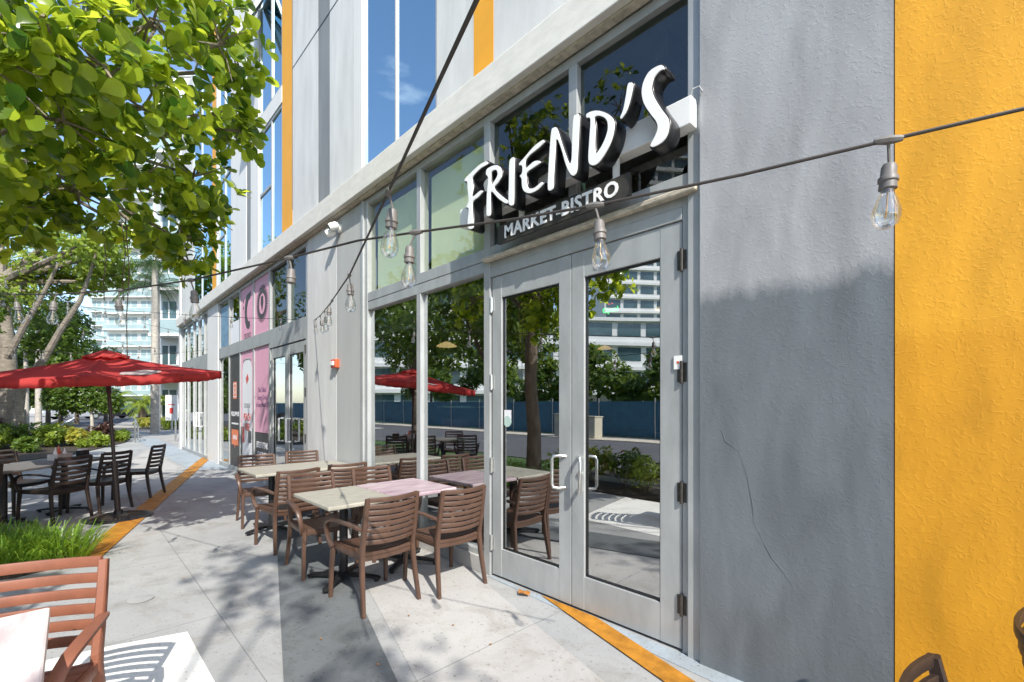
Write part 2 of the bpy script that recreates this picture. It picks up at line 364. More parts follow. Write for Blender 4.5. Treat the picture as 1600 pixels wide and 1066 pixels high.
# light concrete between the grey band and the doors
band('pale_paving_band', (-2.865, 2.06), .92, -6.4, 4.5, 'pave_pale')
band('grey_paving_band', (-3.68, 1.42), .56, -8.8, 5.0, 'pave_dark', .008)
band('orange_painted_stripe', (-1.18, 2.43), .15, -3.5, 4.0, 'orange_paint', .012)
band('orange_painted_stripe', (-6.78, .26), .24, -16.5, -6.0, 'orange_paint', .012)
struct('blue_grey_paving_strip', [(-3.1,2.70),(-3.1,2.725),(1.0,2.725),(1.0,2.58),(-.9,2.56)], .004, 'pave_blue', .003)
struct('white_quad', [(-3.89,.15),(-3.76,.565),(-2.98,.573),(1.6,.60),(1.6,-1.1),(-4.1,-1.1)], .004, 'quad_white', .003)  # straight-edged quad, much whiter than the pavement around it
struct('blue_grey_paving_strip', [(-26.0,2.0),(-13.2,2.0),(-12.4,2.725),(-26,2.725)], .004, 'pave_blue', .003)
struct('pale_paving_band', [(-20,1.9),(-9.5,-.2),(-9.5,1.2),(-14,1.9)], .004, 'pave_pale', .003)
# curved edge planting bed at the left and the long bed along the kerb
def bed(name, pts, z=.03):
    o = struct(name, pts, z, 'soil', .1); return o
BEDL = [(-6.12,.0),(-6.0,-.35),(-6.05,-.75),(-6.3,-1.15),(-6.3,-1.9),(-8.3,-1.9),(-8.3,-1.2),(-7.6,-.75),(-7.2,-.35),(-6.75,-.02),(-6.45,.08)]
bed('planting_bed_soil', BEDL)
bed('planting_bed_soil', [(-6.3,-1.16),(9,-1.16),(9,-3.6),(-6.3,-3.6)], .02)
struct('road', [(-60,-4.2),(60,-4.2),(60,-11.2),(-60,-11.2)], -.04, 'asphalt', .05)
mat('cream_path', (.60,.53,.42), .85, var=.2, vscale=2, bump=.3)
struct('verge', [(-60,-11.2),(60,-11.2),(60,-13.0),(-60,-13.0)], .0, 'cream_path', .1)
# the street straight ahead, left of the building
def street(pts, nm, m, z): return struct(nm, [tuple(G(a,b)[:2]) for a,b in pts], z, m, .03)
struct('street', [(-110,-35),(-34,-9.2),(-34,14.2),(-110,35)], -.05, 'asphalt', .04)
# ------------------------------------------------------------------ the building
B = thing('corner_building', 'modern grey, white and orange striped building with glass shopfronts and white ledge', 'building', (-6, 2.73, 0))
BO = Vector((6, -2.73, 0))
class BMB(MB):
    def __init__(s): super().__init__(); s.mx = Matrix.Translation(BO)
def bpart(name, m, *boxes, **kw):
    b = BMB()
    for a, c in boxes: b.box(a, c)
    return b.build(name, m, kw.pop('parent', B), **kw)
YI = 3.0    # back of the wall thickness
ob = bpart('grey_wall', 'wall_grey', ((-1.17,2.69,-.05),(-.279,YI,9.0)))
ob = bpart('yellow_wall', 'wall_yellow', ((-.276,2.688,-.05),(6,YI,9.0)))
for o_ in kids(B): pass
# ledge between the floors
bpart('ledge', 'ledge', ((-19.4,2.60,4.22),(-1.172,2.95,4.50)), bevel=.008)
bpart('ledge_soffit_trim', 'flashing', ((-19.3,2.66,4.195),(-1.174,2.72,4.219)))
# ground floor piers
bpart('pier', 'panel_light', ((-7.53,2.72,0),(-6.418,YI,4.19)))
mat('pier_grey', (.43,.44,.43), .7, var=.12, vscale=2.2, bump=.3, bscale=70, stretch=(1.5,1,.25))
bpart('pier', 'pier_grey', ((-6.415,2.722,0),(-5.62,YI,4.188)))
bpart('pier', 'panel_white', ((-15.0,2.72,0),(-13.75,YI,4.19)))
bpart('pier', 'panel_white', ((-19.6,2.70,0),(-19.3,3.4,12)))
# upper storey panels between z 4.5 and 12
def up(name, m, x0, x1, y=2.73, z0=4.50, z1=12.0): return bpart(name, m, ((x0+.001,y,z0),(x1-.001,YI,z1)))
up('upper_panel', 'panel_light', -3.06, -1.17); up('upper_stripe', 'panel_orange', -3.34, -3.06, 2.728)
up('upper_panel', 'panel_light', -3.95, -3.34)
up('upper_panel', 'panel_white', -5.86, -5.62, 2.715); up('upper_panel', 'panel_light', -6.68, -5.86)
up('upper_panel', 'panel_grey', -7.12, -6.68, 2.732); up('upper_panel', 'panel_light', -8.25, -7.12)
up('upper_stripe', 'panel_orange', -8.78, -8.25, 2.728)
up('upper_panel', 'panel_white', -10.74, -10.2, 2.715); up('upper_panel', 'panel_grey', -11.13, -10.74, 2.74); up('upper_panel', 'panel_white', -12.45, -11.13)
up('upper_stripe', 'panel_orange', -14.45, -13.95, 2.728); up('upper_panel', 'panel_white', -13.95, -13.8, 2.72); up('upper_panel', 'panel_light', -19.3, -17.2)
bpart('panel_joint', 'alu_dark', ((-8.25,2.7255,7.32),(-5.87,2.7285,7.335)), ((-8.25,2.7255,4.9),(-8.235,2.7285,12)))
def window(x0, x1, z0, z1, mulls=(), trans=(), glass='glass_upper', fr=.05, yf=2.735, yg=2.757, name='window', fm='alu'):
    b = BMB(); b.box((x0,yf,z0),(x0+fr,yf+.1,z1)); b.box((x1-fr,yf,z0),(x1,yf+.1,z1))
    b.box((x0+fr,yf,z0),(x1-fr,yf+.1,z0+fr)); b.box((x0+fr,yf,z1-fr),(x1-fr,yf+.1,z1))
    for mxx in mulls: b.box((mxx-fr/2,yf,z0+fr),(mxx+fr/2,yf+.1,z1-fr))
    for tz, a, c in trans: b.box((max(a,x0+fr)+.001,yf+.002,tz-fr/2),(min(c,x1-fr)-.001,yf+.098,tz+fr/2))
    f = b.build(name, fm, B, bevel=.004)
    edges = [x0+fr]+sorted(mulls)+[x1-fr]
    for i in range(len(edges)-1):
        q = BMB(); d = rnd.uniform(-.0025,.0025); e = rnd.uniform(-.002,.002)
        a, c = edges[i]+.01, edges[i+1]-.01; k, h = z0+fr-.01, z1-fr+.01
        q.leafy=True; q.add([(a,yg-d-e,k),(c,yg+d-e,k),(c,yg+d+e,h),(a,yg-d+e,h)], [(0,1,2,3)]); q.build('pane', glass, f)
    return f
window(-5.62, -3.95, 4.5, 12.0, (-4.80,), fr=.03)
window(-10.2, -8.78, 4.5, 7.0, (-9.42,), ((5.75,-10.2,-9.42),), fr=.06); bpart('floor_slab_edge', 'panel_white', ((-10.2,2.72,7.0),(-8.78,2.9,7.3)))
window(-10.2, -8.78, 7.3, 12.0, (-9.42,), fr=.06)
sash = BMB(); sash.mx = Matrix.Translation(BO) @ Matrix.Translation((-9.85,2.72,9.6)) @ Matrix.Rotation(rad(-24),4,'X'); 
sash.box((-.3,-.03,-1.5),(-.25,.03,0)); sash.box((.25,-.03,-1.5),(.3,.03,0)); sash.box((-.25,-.03,-1.5),(.25,.03,-1.44)); sash.box((-.25,-.03,-.06),(.25,.03,0))
so_ = sash.build('open_sash', 'alu', B); q = BMB(); q.mx = sash.mx; q.box((-.25,-.004,-1.44),(.25,.004,-.06)); q.build('pane','glass_upper',so_)
window(-13.8, -12.45, 4.5, 12.0, (-13.1,), ((5.8,-13.8,-13.1),(7.2,-13.8,-12.45)), fr=.06)
window(-17.2, -14.45, 4.5, 12.0, (-15.9,), ((7.0,-17.2,-14.45),), fr=.06)
# shopfront right: two panes beside the doors, four above
FRW = .075
fr = BMB()
fr.box((-5.62,2.70,.0),(-5.56,2.86,4.19)); fr.box((-5.56,2.725,.15),(-5.48,2.84,4.19))
for a, c in ((-4.335,-4.255),): fr.box((a,2.73,.20),(c,2.84,2.76)); fr.box((a,2.73,2.98),(c,2.84,4.12))
fr.box((-3.19,2.725,.0),(-3.105,2.85,4.12)); fr.box((-1.255,2.71,0),(-1.172,2.85,4.19)); fr.box((-1.30,2.735,0),(-1.256,2.84,2.86))
fr.box((-2.2,2.73,2.98),(-2.12,2.84,4.12))
fr.box((-5.48,2.73,2.76),(-3.19,2.84,2.862)); fr.box((-5.48,2.727,2.868),(-3.19,2.84,2.98)); fr.box((-5.48,2.74,2.86),(-3.19,2.83,2.87))
fr.box((-3.105,2.728,2.90),(-1.256,2.84,2.98)); fr.box((-3.105,2.728,2.70),(-1.30,2.83,2.78)); fr.box((-3.105,2.735,2.78),(-1.30,2.83,2.90))
fr.box((-5.48,2.73,4.12),(-1.256,2.84,4.192)); fr.box((-5.48,2.73,.15),(-3.19,2.84,.20))
fr.build('shopfront_frame', 'alu', B, bevel=.004)
bpart('shopfront_kerb', 'kerb', ((-5.55,2.70,0),(-3.195,2.86,.149)), bevel=.006)
bpart('drip_flashing', 'flashing', ((-3.16,2.67,2.835),(-1.19,2.727,2.875)), bevel=.01)
def pane(x0, x1, z0, z1, m='glass_store', y=2.78):
    q = BMB(); d = rnd.uniform(-.003,.003); e = rnd.uniform(-.003,.003)
    q.leafy=True; q.add([(x0-.005,y-d-e,z0-.005),(x1+.005,y+d-e,z0-.005),(x1+.005,y+d+e,z1+.005),(x0-.005,y-d+e,z1+.005)], [(0,1,2,3)]); return q.build('shopfront_pane', m, B)
pane(-5.48,-4.335,.20,2.76); pane(-4.255,-3.19,.20,2.76)
pane(-5.48,-4.335,2.98,4.12,'glass_light'); pane(-4.255,-3.19,2.98,4.12,'glass_light'); pane(-3.105,-2.2,2.98,4.12,'glass_dim'); pane(-2.12,-1.256,2.98,4.12,'glass_dim')
# roller shades just inside the two left upper panes
for a, c, zz in ((-5.44,-4.37,2.98),(-4.22,-3.22,2.96)):
    bpart('roller_shade', 'shade_green', ((a,2.85,zz),(c,2.856,4.05)), ((a,2.846,zz-.03),(c,2.86,zz)))
bpart('roller_shade', 'shade_green', ((-5.44,2.85,2.44),(-4.37,2.856,2.74)), ((-4.22,2.85,2.62),(-3.22,2.856,2.74)))
# double doors
def door(x0, x1, hinge_left, label, nm='glazed_door', top=2.695, z0=.02, glz=(.265,2.5), sl=.105, sr=.135):
    d = BMB(); d.box((x0,2.738,z0),(x0+sl,2.79,top)); d.box((x1-sr,2.738,z0),(x1,2.79,top))
    d.box((x0+sl,2.74,z0),(x1-sr,2.788,glz[0])); d.box((x0+sl,2.74,glz[1]),(x1-sr,2.788,top))
    o = d.build(nm, 'alu', B, bevel=.003)
    q = BMB(); y = 2.768; q.leafy=True; q.add([(x0+sl-.005,y,glz[0]-.005),(x1-sr+.005,y+.002,glz[0]-.005),(x1-sr+.005,y+.002,glz[1]+.005),(x0+sl-.005,y,glz[1]+.005)], [(0,1,2,3)]); q.build('pane', 'glass_store', o)
    g_ = BMB(); e = .012
    for a, c in (((x0+sl,2.757,glz[0]),(x0+sl+e,2.767,glz[1])),((x1-sr-e,2.757,glz[0]),(x1-sr,2.767,glz[1])),((x0+sl+e,2.757,glz[0]),(x1-sr-e,2.767,glz[0]+e)),((x0+sl+e,2.757,glz[1]-e),(x1-sr-e,2.767,glz[1]))): g_.box(a,c)
    g_.build('gasket', 'sign_black', o)
    hx = x0-.004 if hinge_left else x1+.004
    for hz in (.30, 1.0, 1.75, 2.45):
        h = BMB(); h.tube([(hx,2.728,hz-.07),(hx,2.728,hz+.07)], .011, 10); h.box((hx-.03,2.732,hz-.06),(hx+.03,2.737,hz+.06)); h.build('hinge', 'steel' if hinge_left else 'hinge_dark', o)
    return o
dl = door(-3.085, -2.182, True, '', sl=.12, sr=.12); dl['label'] = 'left door leaf with bright hinges and a round sticker'
dr = door(-2.174, -1.306, False, '', sl=.115, sr=.145); dr['label'] = 'right door leaf with dark stained hinges and lock'
def handle(x, dirx, parent, zc=1.18):
    b = BMB(); y0 = 2.742; yo = 2.665
    k = dirx*.075
    b.tube([(x,y0,zc+.12),(x+k*.5,yo+.03,zc+.125),(x+k*.88,yo+.006,zc+.12),(x+k,yo,zc+.095),(x+k,yo,zc-.095),(x+k*.88,yo+.006,zc-.12),(x+k*.5,yo+.03,zc-.125),(x,y0,zc-.12)], .0125, 10)
    return b.build('handle', 'steel', parent, smooth=True)
handle(-2.235, -1, dl, 1.03); handle(-2.115, 1, dr, 1.03)
b = BMB(); b.tube([(-2.09,2.742,1.03),(-2.09,2.725,1.03)], .022, 16); b.box((-2.105,2.733,.93),(-2.075,2.7405,.99)); b.build('lock', 'steel', dr, smooth=True)
for dd, a, c in ((dl,-2.96,-2.31),(dr,-2.05,-1.46)):
    b = BMB(); b.box((a,2.83,.985),(c,2.85,1.02)); b.box((a,2.795,.98),(a+.02,2.83,1.025)); b.box((c-.02,2.795,.98),(c,2.83,1.025)); b.build('push_bar', 'steel', dd)
b = BMB(); b.tube([(-2.08,2.80,1.15),(-2.01,2.86,1.15),(-1.99,2.87,1.13),(-1.99,2.87,.93),(-2.01,2.86,.91),(-2.08,2.80,.91)], .012, 8); b.build('handle', 'black_metal', dr, smooth=True)
# interior
ins = [((-20,9.4,-.02),(0.5,9.5,4.2)), ((-5.75,3.001,0),(-5.65,9.4,4.19))]
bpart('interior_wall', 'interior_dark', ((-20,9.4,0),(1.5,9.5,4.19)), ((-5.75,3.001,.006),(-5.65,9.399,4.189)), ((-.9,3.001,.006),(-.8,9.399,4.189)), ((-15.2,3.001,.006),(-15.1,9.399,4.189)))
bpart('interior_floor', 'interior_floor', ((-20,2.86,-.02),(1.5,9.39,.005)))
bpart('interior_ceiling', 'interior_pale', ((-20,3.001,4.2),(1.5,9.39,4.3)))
bpart('building_mass', 'panel_light', ((-19.3,3.001,4.31),(5.9,16,12)), ((-19.3,9.51,-.02),(5.9,16,4.3)))
b = BMB()
for k in range(14): b.box((-5.6+k*.36,3.02,4.02),(-5.5+k*.36,9.3,4.19))
b.build('ceiling_beams','top_wood',B)
# shop fittings seen through the glass
t = thing('display_shelf', 'purple stepped display shelf with pale tiers behind the left shop window', 'shelf', (-4.95,3.9,0))
for i, (z, ww) in enumerate(((0,.62),(.55,.5),(1.0,.38))):
    part('tier', 'purple', t, ((-ww,-.25+i*.06,z),(ww,.3,z+.5 if i<2 else z+.35)))
    part('shelf_board', 'mint', t, ((-ww-.04,-.3+i*.06,z+.502),(ww+.04,.34,z+.53)))
t2 = thing('cooler_cabinet', 'white drinks cabinet against the back of the shop', 'cabinet', (-3.4,7.2,0))
part('cabinet_body', 'interior_pale', t2, ((-.9,-.3,0),(.9,.3,1.1))); part('cabinet_glass', 'far_glass', t2, ((-.85,-.29,1.1),(.85,.29,2.0)))
t3 = thing('shop_counter', 'mint topped service counter deep in the shop', 'counter', (-1.9,6.3,0)); part('front_panel','purple',t3,((-.8,-.3,0),(.8,.3,.98))); part('worktop','mint',t3,((-.86,-.36,.981),(.86,.36,1.03)))
for i,(px,py,z,lb) in enumerate(((698,541,6.2,'warm saucer pendant lamp seen through the window beside the umbrella reflection'),(1040,483,6.0,'warm saucer pendant lamp seen at the right edge of the right door'),(945,545,8.5,'warm saucer pendant lamp deep in the shop behind the right door'))):
    p = P(px,py,z); t = thing('pendant_lamp', lb, 'lamp', p, 0, 'pendant lamps in the shop')
    b = MB(); b.lathe([(.02,.06),(.05,.05),(.13,.01),(.14,-.005),(.12,-.005)], n=20); b.build('lamp_shade','lamp_warm',t,smooth=True); b = MB(); b.tube([(0,0,.06),(0,0,4.15-p.z)], .004, 6); b.build('cord','rubber',t)
# stickers and small things on the doors
b = BMB(); b.prism([(.045*math.cos(a*.3142)-2.915, 1.40+.045*math.sin(a*.3142)*1.1) for a in range(20)], lambda u,v,d:(u,d,v), 2.762,2.765)
o = b.build('sticker','mint',dl); b = BMB(); b.box((-2.958,2.7625,1.42),(-2.872,2.7645,1.50)); b.build('sticker','white_vinyl',dl)
t = thing('neon_sign', 'small green and red lit neon sign inside the top of the right door', 'neon sign', (-1.97,2.95,2.27))
text('Open!', .055, 'neon_green', t, (0,0,0), 'lettering', .004); text('- -', .05, 'neon_red', t, (0,0,.05), 'lettering', .004)
o = MB().box((-1.352,2.727,1.77),(-1.298,2.7345,1.855)).build('door_contact_plate', 'white_plastic'); tag(o, 'small square white plate with red dot on the right door frame', 'plate')
o2 = MB().box((-1.332,2.7255,1.805),(-1.318,2.7272,1.82)).build('red_dot', 'red_plastic', None); o2.parent = o
# crack in the grey wall (thin dark filled line)
ck = [(1128,672),(1134,690),(1155,705),(1168,745),(1176,790),(1178,815),(1192,845),(1205,870),(1225,895),(1240,917)]
ckp = []
for i,(a,c) in enumerate(ck):
    x,z = W(a,c,2.69); ckp.append((x,2.6885,z))
b = BMB(); b.tube(ckp, [.0006+.0004*math.sin(i*2) for i in range(len(ckp))], 5); b.build('wall_crack','alu_dark',B)
# ------------------------------------------------------------------ second shopfront with graphics
fr = BMB()
xs = [-13.70,-12.70,-11.70,-10.62,-9.55]
for x in xs: fr.box((x-.04,2.735,.0),(x+.04,2.84,4.12))
fr.box((-13.70,2.73,4.12),(-7.53,2.84,4.192)); fr.box((-13.66,2.728,2.72),(-9.51,2.84,2.98)); fr.box((-13.66,2.732,0),(-9.51,2.84,.10))
fr.box((-7.62,2.725,0),(-7.535,2.85,4.12)); fr.box((-8.55,2.732,2.98),(-8.47,2.84,4.12)); fr.box((-9.51,2.728,2.62),(-7.62,2.84,2.98))
fr.build('shopfront_frame','alu',B,bevel=.004)
for a,c in ((-13.66,-12.74),(-12.66,-11.74)): pane(a,c,2.98,4.12)
pane(-13.66,-12.74,.1,2.72)
for a,c in ((-9.51,-8.55),(-8.47,-7.62)): pane(a,c,2.98,4.12,'glass_dim')
d1 = door(-9.45,-8.56,True,'',sl=.1,sr=.1,top=2.6,glz=(.2,2.42)); d2 = door(-8.552,-7.66,False,'',sl=.1,sr=.1,top=2.6,glz=(.2,2.42))
d1['label'] = 'far door leaf beside the pink window graphic'; d2['label'] = 'near door leaf beside the pale pier'
for xx, dd in ((-8.62,d1),(-8.49,d2)):
    b = BMB(); b.tube([(xx-.12,2.735,1.3),(xx-.12,2.66,1.3),(xx-.12,2.66,.9),(xx-.12,2.735,.9)] if dd is d1 else [(xx+.12,2.735,1.3),(xx+.12,2.66,1.3),(xx+.12,2.66,.9),(xx+.12,2.735,.9)], .018, 8); b.build('handle','white_plastic',dd)
bpart('door_poster','mint',((-9.3,2.80,1.2),(-8.75,2.805,2.2)))
def graphic(x0, x1, z0, z1, m, name, label, cat='window graphic'):
    t = thing(name, label, cat, ((x0+x1)/2, 2.76, z0), 0, 'vinyl graphics on the second shopfront')
    part('vinyl_sheet', m, t, ((-(x1-x0)/2, -.003, 0), ((x1-x0)/2, .003, z1-z0))); return t
YD = -.006
t = graphic(-10.58,-9.59,2.98,4.12,'pink_vinyl','window_graphic','upper pink graphic with round dark badge, over the pink panel nearest the door')
b = MB()
for k in range(44):
    a = 2*math.pi*k/44; r0,r1 = .30,.38; b.add([(r0*math.cos(a-.04),YD,.6+r0*math.sin(a-.04)),(r1*math.cos(a-.03),YD,.6+r1*math.sin(a-.03)),(r1*math.cos(a+.03),YD,.6+r1*math.sin(a+.03)),(r0*math.cos(a+.04),YD,.6+r0*math.sin(a+.04))],[(0,1,2,3)])
n_ = 40; b.ring([[(r*math.cos(2*math.pi*k/n_),YD,.6+r*math.sin(2*math.pi*k/n_)) for k in range(n_)] for r in (.21,.30)], True, False)
b.prism([(-.07,.75),(.07,.75),(.09,.62),(0,.45),(-.09,.62)], lambda u,v,d:(u,d,v), YD-.001, YD); b.build('round_badge','dark_vinyl',t)
t = graphic(-11.66,-10.66,2.98,4.12,'pink_vinyl','window_graphic','upper pink graphic with a dark handset-shaped symbol')
hs = [(-.05,.95),(.28,1.0),(.24,.86),(.08,.82),(-.02,.68),(-.03,.5),(.07,.38),(.2,.36),(.22,.26),(.12,.2),(-.05,.24),(-.17,.4),(-.2,.6),(-.16,.8)]
b = MB(); b.prism(hs, lambda u,v,d:(u,d,v), YD-.001, YD)
for q in ((-.3,.86),(-.3,.72)): b.prism([(q[0]+.035*math.cos(k*.52),q[1]+.035*math.sin(k*.52)) for k in range(12)], lambda u,v,d:(u,d,v), YD-.001, YD)
b.build('handset_symbol','dark_vinyl',t); text('CELSIUS', .17,'dark_vinyl',t,(0,YD,.06),squeeze=.9)
t = graphic(-10.58,-9.59,.98,2.72,'pink_vinyl','window_graphic','lower pink graphic with small dark three-line lettering beside the second doors')
for i,s_ in enumerate(('The Official','Energy Drink','of Inter Miami CF')): text(s_, .135,'purple',t,(0,YD,.86-i*.15),squeeze=.85)
t = graphic(-10.58,-9.59,.1,.97,'dark_vinyl','window_graphic','dark graphic lettered ESSENTIAL ENERGY below the lower pink graphic')
for i,s_ in enumerate(('ESSENTIAL','ENERGY')): text(s_, .17,'white_vinyl',t,(0,YD,.62-i*.2),squeeze=.95,offset=.004)
part('white_bars','white_vinyl',t,*[((-.2+k*.15,YD-.001,.04),(-.1+k*.15,YD,.27)) for k in range(3)])
t = graphic(-11.66,-10.66,.1,2.72,'pink_vinyl','window_graphic','lower pink graphic showing a tall white drinks can')
part('dark_foot','dark_vinyl',t,((-.5,YD,.0),(.5,YD+.002,.95)))
can = [(-.36,.12),(-.28,.02),(.28,.02),(.36,.12),(.38,.3),(.38,2.2),(.3,2.38),(.22,2.45),(-.22,2.45),(-.3,2.38),(-.38,2.2),(-.38,.3)]
b = MB(); b.prism(can, lambda u,v,d:(u,d,v), YD-.002, YD-.001); b.build('can_picture','white_vinyl',t)
b = MB(); b.prism([(-.24,2.44),(.24,2.44),(.3,2.38),(.27,2.37),(.2,2.42),(-.2,2.42),(-.27,2.37),(-.3,2.38)], lambda u,v,d:(u,d,v), YD-.004,YD-.003); b.build('can_rim','dark_vinyl',t)
b = MB(); b.prism([(-.1,2.02),(.05,2.12),(.13,2.0),(-.03,1.88)], lambda u,v,d:(u,d,v), YD-.004,YD-.003); b.build('can_emblem','red_vinyl',t); part('red_block','red_vinyl',t,((-.36,YD-.004,.6),(-.22,YD-.003,.95)))
text('CELSIUS',.13,'dark_vinyl',t,(0,YD-.003,1.42)); text('PEACH',.22,'red_vinyl',t,(0,YD-.003,1.16),offset=.006,squeeze=.8); text('VIBE',.22,'red_vinyl',t,(0,YD-.003,.95),offset=.006,squeeze=.9)
part('can_label','alu_dark',t,((.08,YD-.004,.62),(.33,YD-.003,.88)))
t = graphic(-12.66,-11.74,.1,2.72,'dark_vinyl','window_graphic','tall dark graphic with rainbow camera badge and FOLLOW US lettering')
b = MB(); b.box((-.16,YD-.001,1.58),(.16,YD,1.98)); o = b.build('camera_badge','coral_vinyl',t)
b = MB(); b.ring([[(r*math.cos(2*math.pi*k/24),YD-.003,1.78+r*math.sin(2*math.pi*k/24)) for k in range(24)] for r in (.055,.08)],True,False)
for a_,c_ in (((-.13,YD-.003,1.92),(.13,YD-.002,1.945)),((-.13,YD-.003,1.615),(.13,YD-.002,1.64)),((-.13,YD-.003,1.64),(-.105,YD-.002,1.92)),((.105,YD-.003,1.64),(.13,YD-.002,1.92))): b.box(a_,c_)
b.build('camera_outline','white_vinyl',t)
text('FOLLOW US',.15,'white_vinyl',t,(0,YD,1.22),squeeze=.85,offset=.003); part('small_line','white_vinyl',t,((-.3,YD-.001,.98),(.3,YD,1.02)))
b = MB(); b.prism([(-.3,.5),(-.05,.5),(0,.42),(.05,.5),(.3,.5),(.3,.86),(-.3,.86)], lambda u,v,d:(u,d,v), YD-.001,YD); b.build('speech_bubble','coral_vinyl',t)
part('bubble_marks','white_vinyl',t,*[((-.17+k*.13,YD-.003,.63),(-.09+k*.13,YD-.002,.73)) for k in range(3)])
t = graphic(-13.6,-12.8,3.0,4.0,'blue_vinyl','window_graphic','pale blue patterned decal on the upper pane beside the white pier')
# posters inside the far panes
t = graphic(-12.6,-11.8,3.0,3.5,'white_vinyl','window_graphic','white square card in the bottom of an upper pane above the FOLLOW US graphic')
# third shopfront
fr = BMB()
for x in (-19.25,-18.2,-17.2,-16.4,-15.6,-15.02): fr.box((x-.035,2.735,.0),(x+.035,2.84,4.12))
fr.box((-19.28,2.73,4.12),(-15.0,2.84,4.192)); fr.box((-19.21,2.728,2.72),(-15.06,2.84,2.98)); fr.box((-19.21,2.732,.0),(-15.06,2.84,.10)); fr.box((-17.16,2.728,2.5),(-15.06,2.835,2.72))
fr.build('shopfront_frame','alu',B)
for a,c in ((-19.21,-18.24),(-18.16,-17.24),(-17.16,-16.44),(-16.36,-15.64),(-15.56,-15.06)): pane(a,c,2.98,4.12); pane(a,c,.1,2.72 if a < -17.2 else 2.5)
for xx in (-16.6,-16.2,-15.8): 
    b = BMB(); b.tube([(xx,2.735,1.3),(xx,2.66,1.3),(xx,2.66,.9),(xx,2.735,.9)], .02, 8); b.build('handle','white_plastic',B)
# ------------------------------------------------------------------ sign over the doors
SP = 2.5
def zt(x, y, yy=SP): return W(700+x/2.962, 60+y/2.962, yy)
LET = {
 'F': [[(180,568),(184,584),(152,604),(122,634),(113,655),(119,690),(113,733),(150,704),(161,711),(142,736),(114,766),(119,860),(113,883),(95,881),(91,850),(96,792),(84,782),(96,752),(91,700),(89,667),(77,662),(82,646),(120,608),(150,582)]],
 'R': [[(180,606),(205,590),(232,587),(249,608),(249,640),(234,668),(216,692),(240,720),(262,738),(280,752),(276,766),(262,764),(232,742),(204,712),(197,735),(199,805),(193,824),(181,822),(178,800),(180,720),(186,650),(176,632)],
       [(204,618),(224,612),(229,632),(218,655),(203,674),(200,650)]],
 'I': [[(284,574),(297,552),(307,551),(309,570),(307,650),(306,755),(298,776),(284,772),(280,750),(282,660)]],
 'E': [[(331,577),(352,553),(398,500),(438,470),(446,474),(444,486),(420,510),(378,544),(360,572),(362,598),(398,569),(424,566),(429,578),(397,600),(366,624),(365,655),(373,690),(400,691),(434,664),(441,676),(417,702),(382,719),(356,713),(343,690),(340,652),(332,638),(343,622),(342,592),(330,590)]],
 'N': [[(478,430),(491,412),(507,418),(530,490),(560,572),(571,560),(574,470),(580,370),(594,351),(608,357),(607,450),(601,560),(598,612),(586,636),(568,633),(546,590),(521,505),(503,472),(496,560),(491,640),(489,690),(476,706),(462,698),(464,620),(470,520)]],
 'D': [[(640,352),(665,337),(702,334),(745,350),(769,378),(771,420),(756,480),(726,540),(697,579),(671,591),(652,580),(649,540),(654,460),(658,377),(642,371)],
       [(682,366),(714,365),(735,385),(738,425),(722,475),(700,515),(685,528),(682,480),(684,420)]],
 "'": [[(832,213),(850,203),(859,214),(851,260),(838,310),(822,350),(804,374),(796,368),(810,330),(822,270)]],
 'S': [[(1000,128),(988,122),(963,131),(929,156),(904,202),(895,252),(905,303),(935,352),(963,390),(968,420),(955,457),(936,493),(942,506),(966,500),(1000,476),(1019,441),(1026,400),(1018,364),(986,320),(956,270),(945,230),(955,187),(980,155),(1002,145)]],
}
def smooth_loop(pts, k=4):
    out = []; n = len(pts)
    for i in range(n):
        p0,p1,p2,p3 = [Vector(pts[(i+j-1)%n]) for j in range(4)]
        for q in range(k):
            t = q/k; out.append(.5*((2*p1)+(-p0+p2)*t+(2*p0-5*p1+4*p2-p3)*t*t+(-p0+3*p1-3*p2+p3)*t**3))
    return out
def curve_mesh(loops, m, name, ymid, half, parent, org, off=0.0, bev=0.0):
    cu = bpy.data.curves.new('c','CURVE'); cu.dimensions = '2D'; cu.fill_mode = 'BOTH'; cu.extrude = half; cu.offset = off; cu.bevel_depth = bev; cu.bevel_resolution = 1
    for lp in loops:
        sp = cu.splines.new('POLY'); sp.points.add(len(lp)-1); sp.use_cyclic_u = True
        for p_, q_ in zip(sp.points, lp): p_.co = (q_[0]-org[0], q_[1]-org[2], 0, 1)
    t = bpy.data.objects.new('c', cu); C.objects.link(t); dg = bpy.context.evaluated_depsgraph_get(); dg.update()
    me = bpy.data.meshes.new_from_object(t.evaluated_get(dg)); bpy.data.objects.remove(t); me.materials.clear(); me.materials.append(M[m])
    me.transform(Matrix(((1,0,0,0),(0,0,-1,ymid-org[1]),(0,1,0,0),(0,0,0,1)))); o = bpy.data.objects.new(name, me); C.objects.link(o); o.parent = parent; return o
SO = (-2.4, 2.6, 3.1)
sign = thing('shop_sign', "black and white channel letter sign reading FRIEND'S with MARKET-BISTRO panel above the doors", 'sign', SO)
for ch, loops in LET.items():
    lp = [smooth_loop([zt(*p) for p in l]) for l in loops]
    o = curve_mesh(lp, 'sign_black', 'letter', 2.565, .055, sign, SO, 0, .006); o['label'] = 'channel letter '+ch if ch != "'" else 'channel apostrophe'
    f_ = curve_mesh(lp, 'sign_white', 'letter_face', 2.501, .004, o, SO, -.0045, .001)
